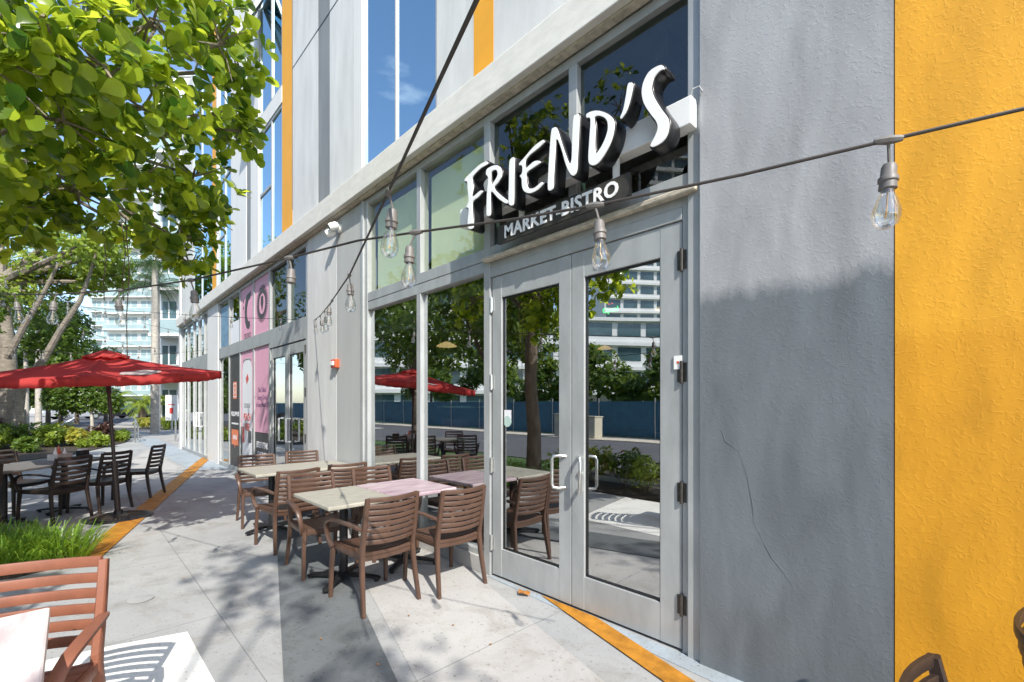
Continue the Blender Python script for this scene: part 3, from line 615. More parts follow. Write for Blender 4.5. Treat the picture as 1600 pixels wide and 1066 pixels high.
    # small cast screws along the black return are too fine to see; trim lip only
SB = MB(); SB.mx = Matrix.Translation((-SO[0],-SO[1],-SO[2]))
SB.box((-3.42,2.626,3.21),(-1.195,2.728,3.38)); SB.build('raceway_box','white_plastic',sign,bevel=.006)
SB = MB(); SB.mx = Matrix.Translation((-SO[0],-SO[1],-SO[2])); SB.box((-2.86,2.60,2.905),(-1.587,2.622,3.058)); pn = SB.build('name_panel','sign_panel',sign)
text('MARKET-BISTRO', .142,'sign_white',pn,(-2.225-SO[0],2.5975-SO[1],2.982-SO[2]),'lettering',.004,offset=.0035,track=1.06)
lx = pn.children[0].dimensions.x if pn.children else 1.2
for x_ in (-2.62,-1.72):
    SB = MB(); SB.mx = Matrix.Translation((-SO[0],-SO[1],-SO[2])); SB.box((x_-.018,2.63,2.93),(x_+.018,2.66,3.209)); SB.build('hanger_bracket','white_plastic',sign)
SB = MB(); SB.mx = Matrix.Translation((-SO[0],-SO[1],-SO[2])); SB.tube([(-1.22,2.66,3.385),(-1.2,2.66,3.43),(-1.17,2.68,3.44),(-1.15,2.68,3.40)],.0045,8); SB.build('power_conduit','alu',sign)
# ------------------------------------------------------------------ camera pair and strobe on the pier
cx,cz = W(541,330,2.6)
t = thing('security_camera', 'white twin-head security camera high on the pale grey pier', 'security camera', (-6.28,2.72,4.02))
b = MB(); b.tube([(0,0,0),(0,-.04,0)],.06,18); b.build('mount','white_plastic',t,smooth=True)
for s_,(dx,dz) in enumerate(((-.11,-.03),(.06,.03))):
    b = MB(); d_ = Vector((-.5+.9*s_*.3,-.75,-.35)).normalized(); p0 = Vector((dx*.6,-.05,dz)); p1 = p0+d_*.13
    b.tube([p0,p0+d_*.03,p0+d_*.1,p1],[.035,.055,.055,.045],16); h = b.build('camera_head','white_plastic',t,smooth=True)
    b = MB(); b.tube([p1-d_*.002,p1+d_*.006],[.034,.03],16); b.build('lens','sign_black',h)
t = thing('alarm_strobe', 'red wall fire alarm strobe with clear lens on the pale grey pier', 'fire alarm', (-6.40,2.72,2.13))
part('housing','red_plastic',t,((-.085,-.06,-.06),(.085,0,.06)),bevel=.008); part('strobe_lens','white_plastic',t,((-.05,-.085,-.03),(.05,-.061,.03)),bevel=.006)
# ------------------------------------------------------------------ chairs
def make_chair(label, m='resin_brown', arms=True, ns=8):
    t = thing('slatted_armchair' if arms else 'slatted_chair', label, 'chair', (0,0,0), 0, 'slatted resin chairs around the cafe tables')
    def bx(z):     # x of the back post at height z
        pts = [(0,-.285),(.42,-.225),(.86,-.31)]
        for (a,xa),(c,xc) in zip(pts,pts[1:]):
            if z <= c: return xa+(xc-xa)*(z-a)/(c-a)
        return pts[-1][1]
    for s_ in (-1,1):
        b = MB(); b.bar([(-.295,s_*.235,0),(-.25,s_*.222,.25),(-.228,s_*.215,.42),(-.232,s_*.215,.47)],(0,1,0),[.028,.033,.036,.036],[.034,.04,.046,.046]); b.build('leg',m,t,smooth=True)
        b = MB(); b.bar([(.235,s_*.245,0),(.228,s_*.24,.25),(.215,s_*.232,.43)],(0,1,0),[.028,.032,.036],[.032,.038,.044]); b.build('leg',m,t,smooth=True)
        if arms:
            b = MB(); b.bar([(-.262,s_*.228,.625),(-.12,s_*.262,.648),(.04,s_*.282,.652),(.14,s_*.285,.64),(.205,s_*.282,.61),(.238,s_*.277,.56),(.242,s_*.268,.50),(.225,s_*.255,.44),(.195,s_*.243,.41)],(0,1,0),[.036,.042,.048,.048,.042,.036,.034,.036,.04],[.02,.02,.02,.022,.026,.028,.03,.034,.036]); b.build('armrest',m,t,smooth=True)
    bk = MB()
    for s_ in (-1,1): bk.bar([(bx(.44),s_*.214,.44),(bx(.6),s_*.214,.6),(bx(.74),s_*.212,.74),(bx(.856),s_*.208,.856)],(0,1,0),.034,[.046,.04,.036,.03])
    sp_ = .0455*7/(ns-1) if ns < 8 else .0455
    for i in range(ns):
        zc = .525+i*sp_; hh = .033 if ns == 8 else .043
        if i == ns-1: zc += .004; hh += .003
        pts = [(bx(zc)-.004-.042*(1-(y/.2)**2), y, zc-.006*(1-(y/.2)**2)) for y in (-.2,-.15,-.1,-.05,0,.05,.1,.15,.2)]
        bk.bar(pts,(0,0,1),hh,.015)
    bk.build('backrest',m,t,smooth=True)
    st = MB()
    for i in range(9):
        x0 = -.212+i*.051; pts = [(x0, y, .437-.014*(1-(y/.21)**2)+(.012 if i == 8 else 0)*0-(.006 if i==0 else 0)) for y in (-.212,-.14,-.07,0,.07,.14,.212)]
        st.bar(pts,(1,0,0),.0485,.016)
    st.bar([(.225,y,.418-.012*(1-(y/.21)**2)) for y in (-.215,-.1,0,.1,.215)],(0,0,1),.046,.018)
    st.bar([(-.218,y,.412-.012*(1-(y/.21)**2)) for y in (-.2,-.1,0,.1,.2)],(0,0,1),.062,.018)
    for s_ in (-1,1): st.bar([(-.21,s_*.218,.418),(0,s_*.222,.416),(.215,s_*.226,.42)],(0,0,1),.05,.02)
    st.build('seat',m,t,smooth=True)
    return t
chair0 = make_chair('brown armchair nearest the camera at the pink and grey tables, its back to us')
def place(first, x, y, face, label, **k):
    rz = math.atan2(face[1], face[0]); return dup(first, (x,y,0), rz, label)
chair0.location = (-3.40,1.74,.008); chair0.rotation_euler = (0,0,rad(180)+.02)
for x,y,f,lb in (
 (-3.29,2.345,(-1,.03),'brown armchair tucked under the pink table, beside the left door leaf'),
 (-4.36,1.71,(1,-.03),'brown armchair behind the grey wood table, on the walkway side'),
 (-4.37,2.37,(1,.0),'brown armchair behind the pink table top, close to the shop window'),
 (-5.36,1.72,(-1,-.06),'brown armchair with its back to us at the second table, on the walkway side'),
 (-5.48,2.36,(-1,.1),'brown armchair with its back to us at the second table, on the window side'),
 (-6.60,1.79,(1,-.1),'brown armchair on the far side of the second table, on the walkway side'),
 (-6.72,2.42,(1,-.12),'brown armchair on the far side of the second table, against the pale pier')):
    place(chair0, x, y, f, lb)
dark0 = make_chair('dark armchair seen from behind, left of the umbrella pole in the shaded group', 'resin_dark', True, 6)
def pos(o, x, y, f): o.location = (x,y,0.0); o.rotation_euler = (0,0,math.atan2(f[1],f[0]))
fI = (-.79,-.615)
def cfrom(foot1, foot2, f): # centre from two rear feet
    mx_, my_ = (foot1[0]+foot2[0])/2, (foot1[1]+foot2[1])/2; return mx_+f[0]*.29, my_+f[1]*.29
c = cfrom((-8.23,-.17),(-8.52,.20),fI); pos(dark0, c[0], c[1], fI)
c = cfrom((-8.65,.27),(-8.93,.67),fI); place(dark0, c[0], c[1], fI, 'dark armchair seen from behind, right behind the umbrella pole')
place(dark0, -9.62,-.55, (.74,.67), 'dark armchair facing us across the left table, behind the condiment basket')
place(dark0, -9.0,-1.2, (.74,.67), 'dark armchair cut by the left picture edge, facing us across the table')
place(dark0, -8.15,-.95, (-.79,-.615), 'dark armchair mostly outside the left picture edge, at the near corner of the table')
armless = make_chair('dark armless slatted chair at the right end of the left table, nearest the orange stripe', 'resin_dark', False, 6); pos(armless, -9.88,.80, (-.50,-.86))
paler = make_chair('reddish brown armchair in the bottom left corner behind the cream table', 'resin_reddish', True, 6); pos(paler, -2.54,-.21,(.92,-.4))  # resin set paler and redder than on the other chairs
wallc = make_chair('dark brown chair whose curved back rises from the bottom edge before the yellow wall', 'resin_dark'); pos(wallc, .215,1.50,(1,.0))
place(wallc, .43,2.16,(1,.0), 'dark chair just peeking in at the right picture edge')
# ------------------------------------------------------------------ tables
def table(label, x, y, sx, sy, m, rz=0, base_rot=0, group='cafe tables', edge=None, cols=((0,0),), z=.745):
    t = thing('cafe_table', label, 'table', (x,y,.004), rz, group)
    part('tabletop', m, t, ((-sx/2,-sy/2,z-.034),(sx/2,sy/2,z)), bevel=.009)
    for cx_,cy_ in cols:
        b = MB(); b.tube([(cx_,cy_,.05),(cx_,cy_,z-.045)],.036,16); b.lathe([(.06,.0),(.06,.012),(.036,.03)],(cx_,cy_,.05)); b.build('column','black_metal',t,smooth=True)
        part('mounting_plate','black_metal',t,((cx_-.14,cy_-.14,z-.05),(cx_+.14,cy_+.14,z-.035)))
        b = MB()
        for k in range(4):
            a = base_rot+k*math.pi/2; e = Vector((math.cos(a),math.sin(a),0)); sd_ = Vector((-e.y,e.x,0)); c0 = Vector((cx_,cy_,0))
            b.bar([c0+e*.0+Vector((0,0,.052)), c0+e*.18+Vector((0,0,.046)), c0+e*.31+Vector((0,0,.034)), c0+e*.335+Vector((0,0,.026))],sd_,[.075,.06,.055,.03],[.03,.028,.024,.012])
            b.tube([c0+e*.3+Vector((0,0,.0)),c0+e*.3+Vector((0,0,.03))],.02,10)
        b.build('cross_base','black_metal',t,smooth=True)
    return t
table('weathered grey wood table top on black pedestal, next to the pink top', -3.92,1.725,.78,.585,'top_wood',0,rad(40))
table('pinkish purple streaked table top on black pedestal against the shop window', -3.93,2.355,.78,.655,'top_pink',0,rad(35))
table('long pale weathered table top in front of the pale pier', -6.12,2.10,.80,1.20,'top_wood',0.0,rad(20),cols=((0,-.32),(0,.34)))
table('cream and pink streaked table top in the bottom left corner', -2.19,-.42,.76,.72,'top_cream',0,rad(30))
ang = math.atan2(.41,-.47)
table('dark grey table at the left picture edge, under the umbrella', -8.62,-.62,.80,.74,'top_grey',ang,rad(10))
table('dark grey table holding the basket, behind the umbrella pole', -9.24,-.075,.80,.74,'top_grey',ang,rad(10))
table('dark table top outside the lower right corner, before the yellow wall', .75,1.7,.75,.75,'top_grey',0,rad(40))
# condiment basket
t = thing('condiment_basket', 'white woven basket of condiments on the left table', 'basket', (-9.25,-.12,.75), ang)
b = MB(); b.box((-.12,-.07,0),(.12,-.06,.09)); b.box((-.12,.06,0),(.12,.07,.09)); b.box((-.12,-.06,0),(-.11,.06,.09)); b.box((.11,-.06,0),(.12,.06,.09)); b.box((-.11,-.06,0),(.11,.06,.01)); b.build('basket_body','wicker_white',t,bevel=.004)
for i,(x_,y_,h_,m_) in enumerate(((-.07,.0,.17,'white_plastic'),(0,.02,.19,'red_plastic'),(.06,-.01,.15,'white_plastic'))):
    o = MB().lathe([(.02,.0),(.022,.01),(.022,h_*.6),(.009,h_*.8),(.006,h_)],n=12).build('sauce_bottle',m_,None,smooth=True); o.location = t.location+Matrix.Rotation(ang,3,'Z') @ Vector((x_,y_,.012))
    tag(o,('tapered white sauce bottle at the left of the basket','red capped sauce bottle in the middle of the basket','shorter white sauce bottle at the right of the basket')[i],'bottle')
t = thing('napkin_holder', 'dark napkin holder beside the white basket', 'napkin holder', (-9.42,.12,.75), ang); part('holder_body','black_metal',t,((-.07,-.04,0),(.07,.04,.11)),bevel=.006); part('napkins','white_plastic',t,((-.06,-.025,.111),(.06,.025,.13)))
# ------------------------------------------------------------------ red umbrella
BASE = G(185,809); APEX = P(165,546,6.22)
u = thing('patio_umbrella', 'weathered red octagonal cafe umbrella leaning slightly over the left tables', 'umbrella', BASE)
ab = APEX-BASE; nrm = ab.normalized()
b = MB(); b.tube([Vector((0,0,0))+nrm*.03, nrm*.75],.034,14); b.build('lower_pole','umbrella_pole',u,smooth=True)
b = MB(); b.tube([nrm*.6, ab],.021,12); b.tube([nrm*.72,nrm*.78],.04,14); b.tube([nrm*.75,nrm*.75+Vector((.05,-.05,0))],.008,8); b.build('pole','umbrella_pole',u,smooth=True)
b = MB(); n_ = 36; b.lathe([(.375,0),(.38,.012),(.37,.022),(.30,.03),(.12,.045),(.05,.06),(.05,.10),(.04,.11)],n=n_); bb = b.build('base_disc','black_metal',u,smooth=True)
b = MB()
for k in range(40):
    a = 2*math.pi*k/40; e = Vector((math.cos(a),math.sin(a),0)); sd_ = Vector((-e.y,e.x,0)); b.bar([e*.1+Vector((0,0,.047)),e*.2+Vector((0,0,.040)),e*.3+Vector((0,0,.0315))],sd_,[.006,.010,.016],.006)
b.build('relief_ribs','cast_bronze',bb)
CT = ab*.975
cor = []; NC = 8
for k in range(NC):
    a_ = rad(30-45*k); lt_, zt2 = 1.30*math.cos(a_), 1.30*math.sin(a_)
    v_ = Vector(((6.2+zt2)*FX+(-5.5+lt_)*RX, (6.2+zt2)*FY+(-5.5+lt_)*RY, 1.98+.11*zt2)); cor.append(v_-BASE)
b = MB(); under = MB()
def cpt(i, f_, s_):   # f_ radial 0..1, s_ 0..1 along the panel between corners
    a_, c_ = cor[i], cor[(i+1)%NC]; e = a_.lerp(c_, s_); p_ = CT.lerp(e, f_); sag = -.13*f_*(1.15-f_)*math.sin(math.pi*s_)-.05*math.sin(math.pi*f_)*.6
    return p_+Vector((0,0,sag+.03*f_*math.sin(math.pi*s_)*0))
N1,N2 = 8,8
vs=[];fs=[]
for i in range(NC):
    o0 = len(vs)
    for a_ in range(N1+1):
        for c_ in range(N2+1): vs.append(cpt(i,.10+.90*a_/N1,c_/N2))
    for a_ in range(N1):
        for c_ in range(N2): k0=o0+a_*(N2+1)+c_; fs.append((k0,k0+1,k0+N2+2,k0+N2+1))
b.add(vs,fs); b.leafy=True
can_ = b.build('canopy','canvas_red',u,smooth=True); so2 = can_.modifiers.new('thick','SOLIDIFY'); so2.thickness=.003
b = MB(); vs=[];fs=[]
for i in range(NC):
    o0=len(vs)
    for a_ in range(3):
        for c_ in range(7): vs.append(cpt(i,.0+.20*a_/2,c_/6)+Vector((0,0,.055-.012*a_+ (.02*math.sin(c_*1.05*3) if a_==2 else 0))))
    for a_ in range(2):
        for c_ in range(6): k0=o0+a_*7+c_; fs.append((k0,k0+1,k0+8,k0+7))
b.add(vs,fs); b.leafy=True; vt = b.build('vent_cap','canvas_red',can_,smooth=True); so2 = vt.modifiers.new('thick','SOLIDIFY'); so2.thickness=.003
b = MB(); b.leafy=True; vs=[];fs=[]
for i in range(NC):
    o0=len(vs)
    for c_ in range(17):
        q_=cpt(i,1.0,c_/16); vs.append(q_); vs.append(q_+Vector((0,0,-.105-.006*math.sin(c_*2.1)))+ (q_-CT).normalized()*.004*math.sin(c_*1.3))
    fs+=[(o0+2*k,o0+2*k+2,o0+2*k+3,o0+2*k+1) for k in range(16)]
b.add(vs,fs); vl = b.build('valance','canvas_red',can_,smooth=True); so2 = vl.modifiers.new('thick','SOLIDIFY'); so2.thickness=.002
for i in range(NC):
    b = MB(); b.tube([CT+Vector((0,0,-.05)),CT.lerp(cor[i],.5)+Vector((0,0,-.075)),cor[i]+Vector((0,0,-.02))],.009,6); rb = b.build('rib','umbrella_pole',u)
    b = MB(); b.tube([ab*.80,CT.lerp(cor[i],.5)+Vector((0,0,-.085))],.008,6); b.build('strut','umbrella_pole',rb)
    b = MB(); b.tube([ab*.74,ab*.80],.03 if i == 0 else .029,10); b.build('runner','umbrella_pole',u) if i == 0 else None
# worn grey emblem near the right-hand edge (corner 3 to corner 0 panel)
b = MB(); b.leafy=True; vs=[];fs=[]
for k in range(28):
    a_ = 2*math.pi*k/28; f_ = .76+.13*math.sin(a_)*(1+.15*math.sin(5*a_)); s_ = .33+.26*math.cos(a_)*(1+.06*math.sin(7*a_)); vs.append(cpt(1,f_,s_)+Vector((0,0,.006)))
vs.append(cpt(1,.76,.33)+Vector((0,0,.006))); fs=[(k,(k+1)%28,28) for k in range(28)]; b.add(vs,fs); b.build('worn_emblem','canvas_mark',can_)
# ------------------------------------------------------------------ string lights
def bulb_mesh():
    sk = MB(); sk.lathe([(.004,-.0),(.012,-.002),(.016,-.01),(.0165,-.03),(.021,-.036),(.021,-.044),(.018,-.047),(.019,-.062),(.016,-.064)],(0,0,0),14)
    bl = MB(); bl.lathe([(.0135,-.062),(.014,-.072),(.022,-.092),(.0285,-.115),(.029,-.130),(.024,-.146),(.012,-.156),(.001,-.158)],(0,0,0),18)
    fi = MB(); fi.tube([(0,0,-.065),(0,0,-.085),(.004,0,-.1),(-.004,0,-.12),(.002,.002,-.13)],.0018,5)
    return sk, bl, fi
sk0 = bl0 = fi0 = None
def festoon(label, pts, bulbs, n_sub=10, r=.0042, drop=.045, tilt=None, missing=(), sag=.0, sc=1.0):
    """pts: 3D control points of the cable, bulbs: 3D hanging points"""
    global sk0, bl0, fi0
    t = thing('string_lights', label, 'string lights', pts[0], 0, 'festoon strings over the terrace'); o0 = Vector(pts[0])
    path = []
    for a_, c_ in zip(pts, pts[1:]):
        for k in range(n_sub): u_ = k/n_sub; path.append(Vector(a_).lerp(Vector(c_), u_)-o0+Vector((0,0,-sag*4*u_*(1-u_))))
    path.append(Vector(pts[-1])-o0)
    b = MB(); b.tube(path, r, 8); b.build('cable','cable',t,smooth=True)
    for i, q in enumerate(bulbs):
        q = Vector(q)-o0; 
        b = MB(); d_ = Vector((.4*math.sin(i*2.3)*drop, .3*math.cos(i*1.7)*drop, 0))
        b.tube([q+Vector((0,0,-.003)),q+Vector((0,0,-drop*.5))+d_*.5,q+Vector((0,0,-drop))+d_],.0035,6); dn = (Vector(pts[-1])-Vector(pts[0])).normalized()
        b.tube([q-dn*.028,q-dn*.02,q,q+dn*.02,q+dn*.028],[.0065,.0085,.0115,.0085,.0065],8); b.build('cable_tee','socket_grey',t,smooth=True)
        if sk0 is None:
            a_,c_,e_ = bulb_mesh(); s0 = a_.build('socket','socket_grey',t,smooth=True); g0 = c_.build('bulb','glass_clear',s0,smooth=True); f0 = e_.build('filament','filament',s0); sk0,bl0,fi0 = s0.data,g0.data,f0.data
        else:
            s0 = bpy.data.objects.new('socket', sk0); C.objects.link(s0); s0.parent = t
            if i not in missing:
                g0 = bpy.data.objects.new('bulb', bl0); C.objects.link(g0); g0.parent = s0
                f0 = bpy.data.objects.new('filament', fi0); C.objects.link(f0); f0.parent = s0
        s0.location = q+Vector((0,0,-drop))+d_; s0.rotation_euler = (rnd.uniform(-.12,.12)+(.0), rnd.uniform(-.12,.12), rnd.uniform(0,3)); s0.scale = (sc,sc,sc)
    return t
def onplane(px, py, p0=(-.16,1.40), sl=.364):
    l = (px-800)/FP; dx, dy = FX+l*RX, FY+l*RY
    t = (p0[1]-sl*p0[0])/(dy-sl*dx); return Vector((dx*t, dy*t, HC-(py-Y0)/FP*t))
c1 = [(1760,128),(1600,170),(1388,219),(1160,273),(930,321),(800,343),(650,363),(560,376),(452,403),(298,438),(188,454),(88,460),(22,460),(-90,452),(-260,420)]
festoon('thick dark cable of clear bulbs crossing the whole terrace in front of the sign', [onplane(*p) for p in c1], [onplane(*p) for p in ((1388,219),(930,321),(650,363),(452,403),(298,438),(188,454),(88,460),(22,460))], 3, .0046, .05, missing=(3,))
def on2(px, py): return onplane(px, py, (-1.32,.73), -.335)
c2 = [(800,-120),(745,0),(680,140),(607,300),(546,430),(516,474),(500,494),(487,503)]
festoon('cable of clear bulbs running steeply past the shop window to the pale pier', [on2(*p) for p in c2], [on2(*p) for p in ((607,300),(546,430),(519,470),(507,487),(500,494),(494,499),(489,502),(485,503))], 4, .0046, .05)
pe = on2(485,503)
def far(label, a, c, n, sag, h0=1): 
    a, c = Vector(a), Vector(c); bl = []
    for k in range(n):
        u_ = (k+.6)/n; bl.append(a.lerp(c,u_)+Vector((0,0,-sag*4*u_*(1-u_))))
    return festoon(label, [a,c], bl, 14, .0042, .04, sag=sag)
far('thin cable of bulbs from the pale pier leftward past the pink graphics', P(487,500,7.6), P(-60,455,10.5), 9, .12)
far('sagging bulb cable above the umbrella, from left edge to the white pier', P(-80,400,9.5), P(395,533,14.2), 12, .35)
far('lower bulb cable close above the umbrella top', P(-60,535,8.5), P(380,537,14), 13, .28)
far('short dark cable of bulbs against the sky left of the tower', P(-40,440,7.5), P(250,545,13), 8, .22)
# ------------------------------------------------------------------ foliage generators
def leaf(b, p, d, up, L, wd, shape=0):
    d = d.normalized(); s_ = d.cross(up); 
    if s_.length < 1e-3: s_ = d.cross(Vector((1,0,0)))
    s_.normalize(); n = s_.cross(d)
    if shape == 0:   # broad obovate
        st = [(0,.02,0),(.22,.14,.0),(.45,.34,.01),(.68,.49,.0),(.87,.42,-.03),(.97,.2,-.06)]
        fo = .16; vs = []; fs = []
        for (u_,h_,z_) in st:
            m_ = p+d*L*u_+n*L*z_; vs += [m_+s_*wd*h_+n*wd*h_*fo, m_, m_-s_*wd*h_+n*wd*h_*fo]
        vs.append(p+d*L-n*L*.07)
        for i_ in range(5): q_ = i_*3; fs += [(q_,q_+3,q_+4,q_+1),(q_+1,q_+4,q_+5,q_+2)]
        fs += [(15,18,16),(16,18,17)]
    elif shape == 1: # simple pointed
        vs = [p, p+d*L*.5+s_*wd*.5, p+d*L-n*L*.12, p+d*L*.5-s_*wd*.5]; fs = [(0,1,2,3)]
    else: # blade
        vs = [p-s_*wd*.5, p+s_*wd*.5, p+d*L*.5+s_*wd*.45+n*0, p+d*L*.5-s_*wd*.45, p+d*L*.85-Vector((0,0,L*.10))+s_*wd*.3, p+d*L*.85-Vector((0,0,L*.10))-s_*wd*.3, p+d*L*1.05-Vector((0,0,L*.3))]; fs = [(0,1,2,3),(3,2,4,5),(5,4,6)]
    b.add(vs, fs)
def rv(r): 
    while True:
        v_ = Vector((r.uniform(-1,1),r.uniform(-1,1),r.uniform(-1,1)))
        if .05 < v_.length < 1: return v_
def blobs_foliage(b, bl, rose, L, wd, shape, r, per=7, squash=.8, shell=.35, droop=0):
    for (c_, rr, dens) in bl:
        for k in range(int(rose*dens)):
            v_ = rv(r); 
            if v_.length < shell and r.random() < .8: continue
            v_.z *= squash; p_ = c_+v_*rr; ax = (v_.normalized()*.7+Vector((0,0,.55))+rv(r)*.5).normalized()
            a1 = ax.orthogonal().normalized(); a2 = ax.cross(a1)
            nn = max(2,per+r.randint(-2,1))
            for q in range(nn):
                t_ = 2*math.pi*q/nn*1.3+r.uniform(-.6,.6); el = r.uniform(.15,.8)
                d_ = (a1*math.cos(t_)+a2*math.sin(t_))*math.cos(el)+ax*math.sin(el); d_.z -= droop
                s_ = r.uniform(.5,1.25); leaf(b, p_+ax*r.uniform(-.03,.03)*L*8, d_, ax, L*s_, wd*s_, shape)
# big leaved tree arching in from the left
r7 = random.Random(11)
NT = Vector((-6.25,-1.15,0))
tr = thing('broadleaf_tree', 'big-leaved bright green tree arching into the top left above the red umbrella', 'tree', NT)
blp = [(360,70,3.9,.36,1),(330,-30,3.8,.42,1),(255,40,3.4,.42,1.2),(180,110,3.0,.40,1.2),(90,40,2.7,.42,1.2),(0,90,2.6,.42,1.2),(-120,40,2.8,.5,1),(110,190,3.0,.38,1.2),(240,170,3.5,.42,1.2),(352,185,4.3,.40,1.1),(20,210,3.0,.42,1.2),(-90,250,3.2,.45,1),(318,275,4.4,.38,1.1),(230,280,4.0,.42,1.1),(130,300,3.7,.36,1.0),(40,320,3.6,.36,1.0),(292,372,4.7,.33,1.0),(330,330,4.9,.33,.9),(-40,355,3.6,.34,.8),(225,365,4.8,.25,.7),(270,-160,3.6,.6,1.3),(90,-150,3.0,.6,1.3),(-120,-150,3.2,.7,1.2),(372,-120,4.2,.45,1.0),(-300,60,3.6,.7,1.2),(-320,260,4.0,.6,1.0),(30,130,4.4,.6,1.0),(180,0,4.6,.6,1.0),(392,205,4.5,.20,.35),(385,110,4.2,.22,.35),(310,412,4.9,.2,.4)]
bl = [(P(a-14,c_,z_), rr, dn) for a,c_,z_,rr,dn in blp]+[(Vector(q),r_,1.1) for q,r_ in (((-5,-1.4,6.2),.7),((-4.6,-1.7,7.0),.7),((-5.6,-.9,6.6),.7),((-5.4,-1.9,5.4),.6))]
b = MB(); b.leafy=True; blobs_foliage(b, bl, 31, .122, .094, 0, r7, 7, .85, .3); b.build('foliage','leaf_big',tr,smooth=True).location = -NT
b = MB(); top = Vector((-6.15,-1.0,3.3)); b.tube([NT,NT+Vector((.02,0,1)),NT+Vector((-.03,.05,1.9)),top],[.17,.14,.13,.12],12); b.tube([top,top+Vector((-.2,-.2,.9)),top+Vector((-.6,-.3,1.9))],[.11,.08,.04],8); o = b.build('trunk','bark',tr,smooth=True); o.location = -NT
b = MB()
for c_, rr, dn in bl:
    m_ = top.lerp(c_, .5)+rv(r7)*.15+Vector((0,0,.42)); b.tube([top+rv(r7)*.05, m_, c_, c_+rv(r7)*rr*.5],[.04,.024,.013,.005],7)
    for k in range(7): e = c_+rv(r7)*rr*.9; b.tube([c_+rv(r7)*.05, c_.lerp(e,.5)+rv(r7)*.04, e],[.011,.008,.003],5)
o = b.build('limb','bark_pale',tr,smooth=True); o.location = -NT
b = MB()
for px_,z_,y0_,y1_ in ((196,3.9,340,560),(190,3.95,345,470),(160,3.9,360,470)):
    p0,p1 = P(px_,y0_,z_),P(px_+3,y1_,z_); b.tube([p0,p0.lerp(p1,.4)+Vector((.02,.02,0)),p0.lerp(p1,.7)-Vector((.02,0,0)),p1],.004,5)
o = b.build('aerial_root','bark',tr); o.location = -NT
# second tree overhead to the right, outside the frame: its shade dapples the paving
T2 = Vector((4.6,-2.9,0)); r8 = random.Random(3)
tr = thing('broadleaf_tree', 'tall tree outside the frame whose leaves dapple the near paving', 'tree', T2)
bl = [(Vector((3.7+dx,-2.0+dy,7.0+dz)), rr, 1.0) for dx,dy,dz,rr in ((-.9,.1,0,.45),(.3,.0,.5,.5),(1.3,.35,-.1,.45),(-.2,-.2,1.3,.4),(2.2,-.2,.4,.5))]
b = MB(); b.leafy=True; blobs_foliage(b, bl, 22, .14, .07, 0, r8, 6); b.build('foliage','leaf_big',tr).location = -T2
b = MB(); b.tube([T2,T2+Vector((0,-.2,3)),T2+Vector((-.1,.2,6))],[.16,.10,.04],10)
for c_,rr,_ in bl: b.tube([T2+Vector((-.1,.2,6)),c_],[.02,.01],6)
b.build('trunk','bark',tr,smooth=True).location = -T2
# shrubs
rs = random.Random(21)
def shrub(name, label, p, w_, h_, m, n=150, L=.07, wd=.04, shape=1, group='shrubs in the planting beds', flowers=0, per=5):
    p = Vector((p[0],p[1],0)); t = thing(name, label, 'shrub', p, 0, group)
    b = MB(); b.leafy=True; bl = [(Vector((rs.uniform(-.35,.35)*w_, rs.uniform(-.35,.35)*w_, h_*rs.uniform(.45,.72))), w_*.3, 1) for _ in range(5)]
    bl = [(c_, min(rr, h_*.42), 1) for c_,rr,_ in bl]
    blobs_foliage(b, bl, n/5, L, wd, shape, rs, per, 1.0, .2); b.build('foliage', m, t)
    b = MB()
    for c_,rr,_ in bl: b.tube([(rs.uniform(-.05,.05),rs.uniform(-.05,.05),-.02),c_*.6,c_],[.012,.009,.004],5)
    b.build('stems','bark',t)
    if flowers:
        b = MB(); b.leafy=True
        for k in range(flowers):
            q = Vector((rs.uniform(-.4,.4)*w_,rs.uniform(-.4,.4)*w_,h_*rs.uniform(.75,1.0)))
            for j in range(5): a_ = j*1.257; leaf(b, q, Vector((math.cos(a_),math.sin(a_),.4)), Vector((0,0,1)), .035,.03,1)
        b.build('flowers','flower',t)
    return t
def grass_clump(name, label, p, r_, n, L=.35, m='grass_blade', wd=.012):
    t = thing(name, label, 'grass', (p[0],p[1],.02), 0, 'grass clumps in the near bed'); b = MB(); b.leafy=True
    for k in range(n):
        a_ = rs.uniform(0,6.28); rr = r_*math.sqrt(rs.random())*.55; q = Vector((rr*math.cos(a_), rr*math.sin(a_), 0)); a2 = a_+rs.uniform(-.8,.8); tl = rs.uniform(.25,1.1)
        leaf(b, q, Vector((math.cos(a2)*tl,math.sin(a2)*tl,1)), Vector((-math.sin(a2),math.cos(a2),.01)).cross(Vector((0,0,1))), L*rs.uniform(.6,1.1), wd, 2)
    b.build('blades', m, t); return t
gp = [(-6.32,-.10),(-6.28,-.45),(-6.55,-.25),(-6.6,-.6),(-6.3,-.85),(-6.9,-.5),(-6.75,-.95),(-7.2,-.85),(-7.1,-1.3),(-6.5,-1.3),(-7.6,-1.3)]
gl_ = ['rightmost clump at the rounded tip of the bed','clump above the faded chair back','clump just behind the tip clump','clump in the middle front of the bed','clump low beside the faded chair','clump towards the left tables','clump deep in the bed near the tree','clump at the bed edge by the left tables','clump at the back beside the trunk','clump behind the faded chair back','leftmost clump of the bed']
for i,(x_,y_) in enumerate(gp): grass_clump('grass_clump','long-bladed bright green grass, '+gl_[i],(x_,y_),.44,300,.46)
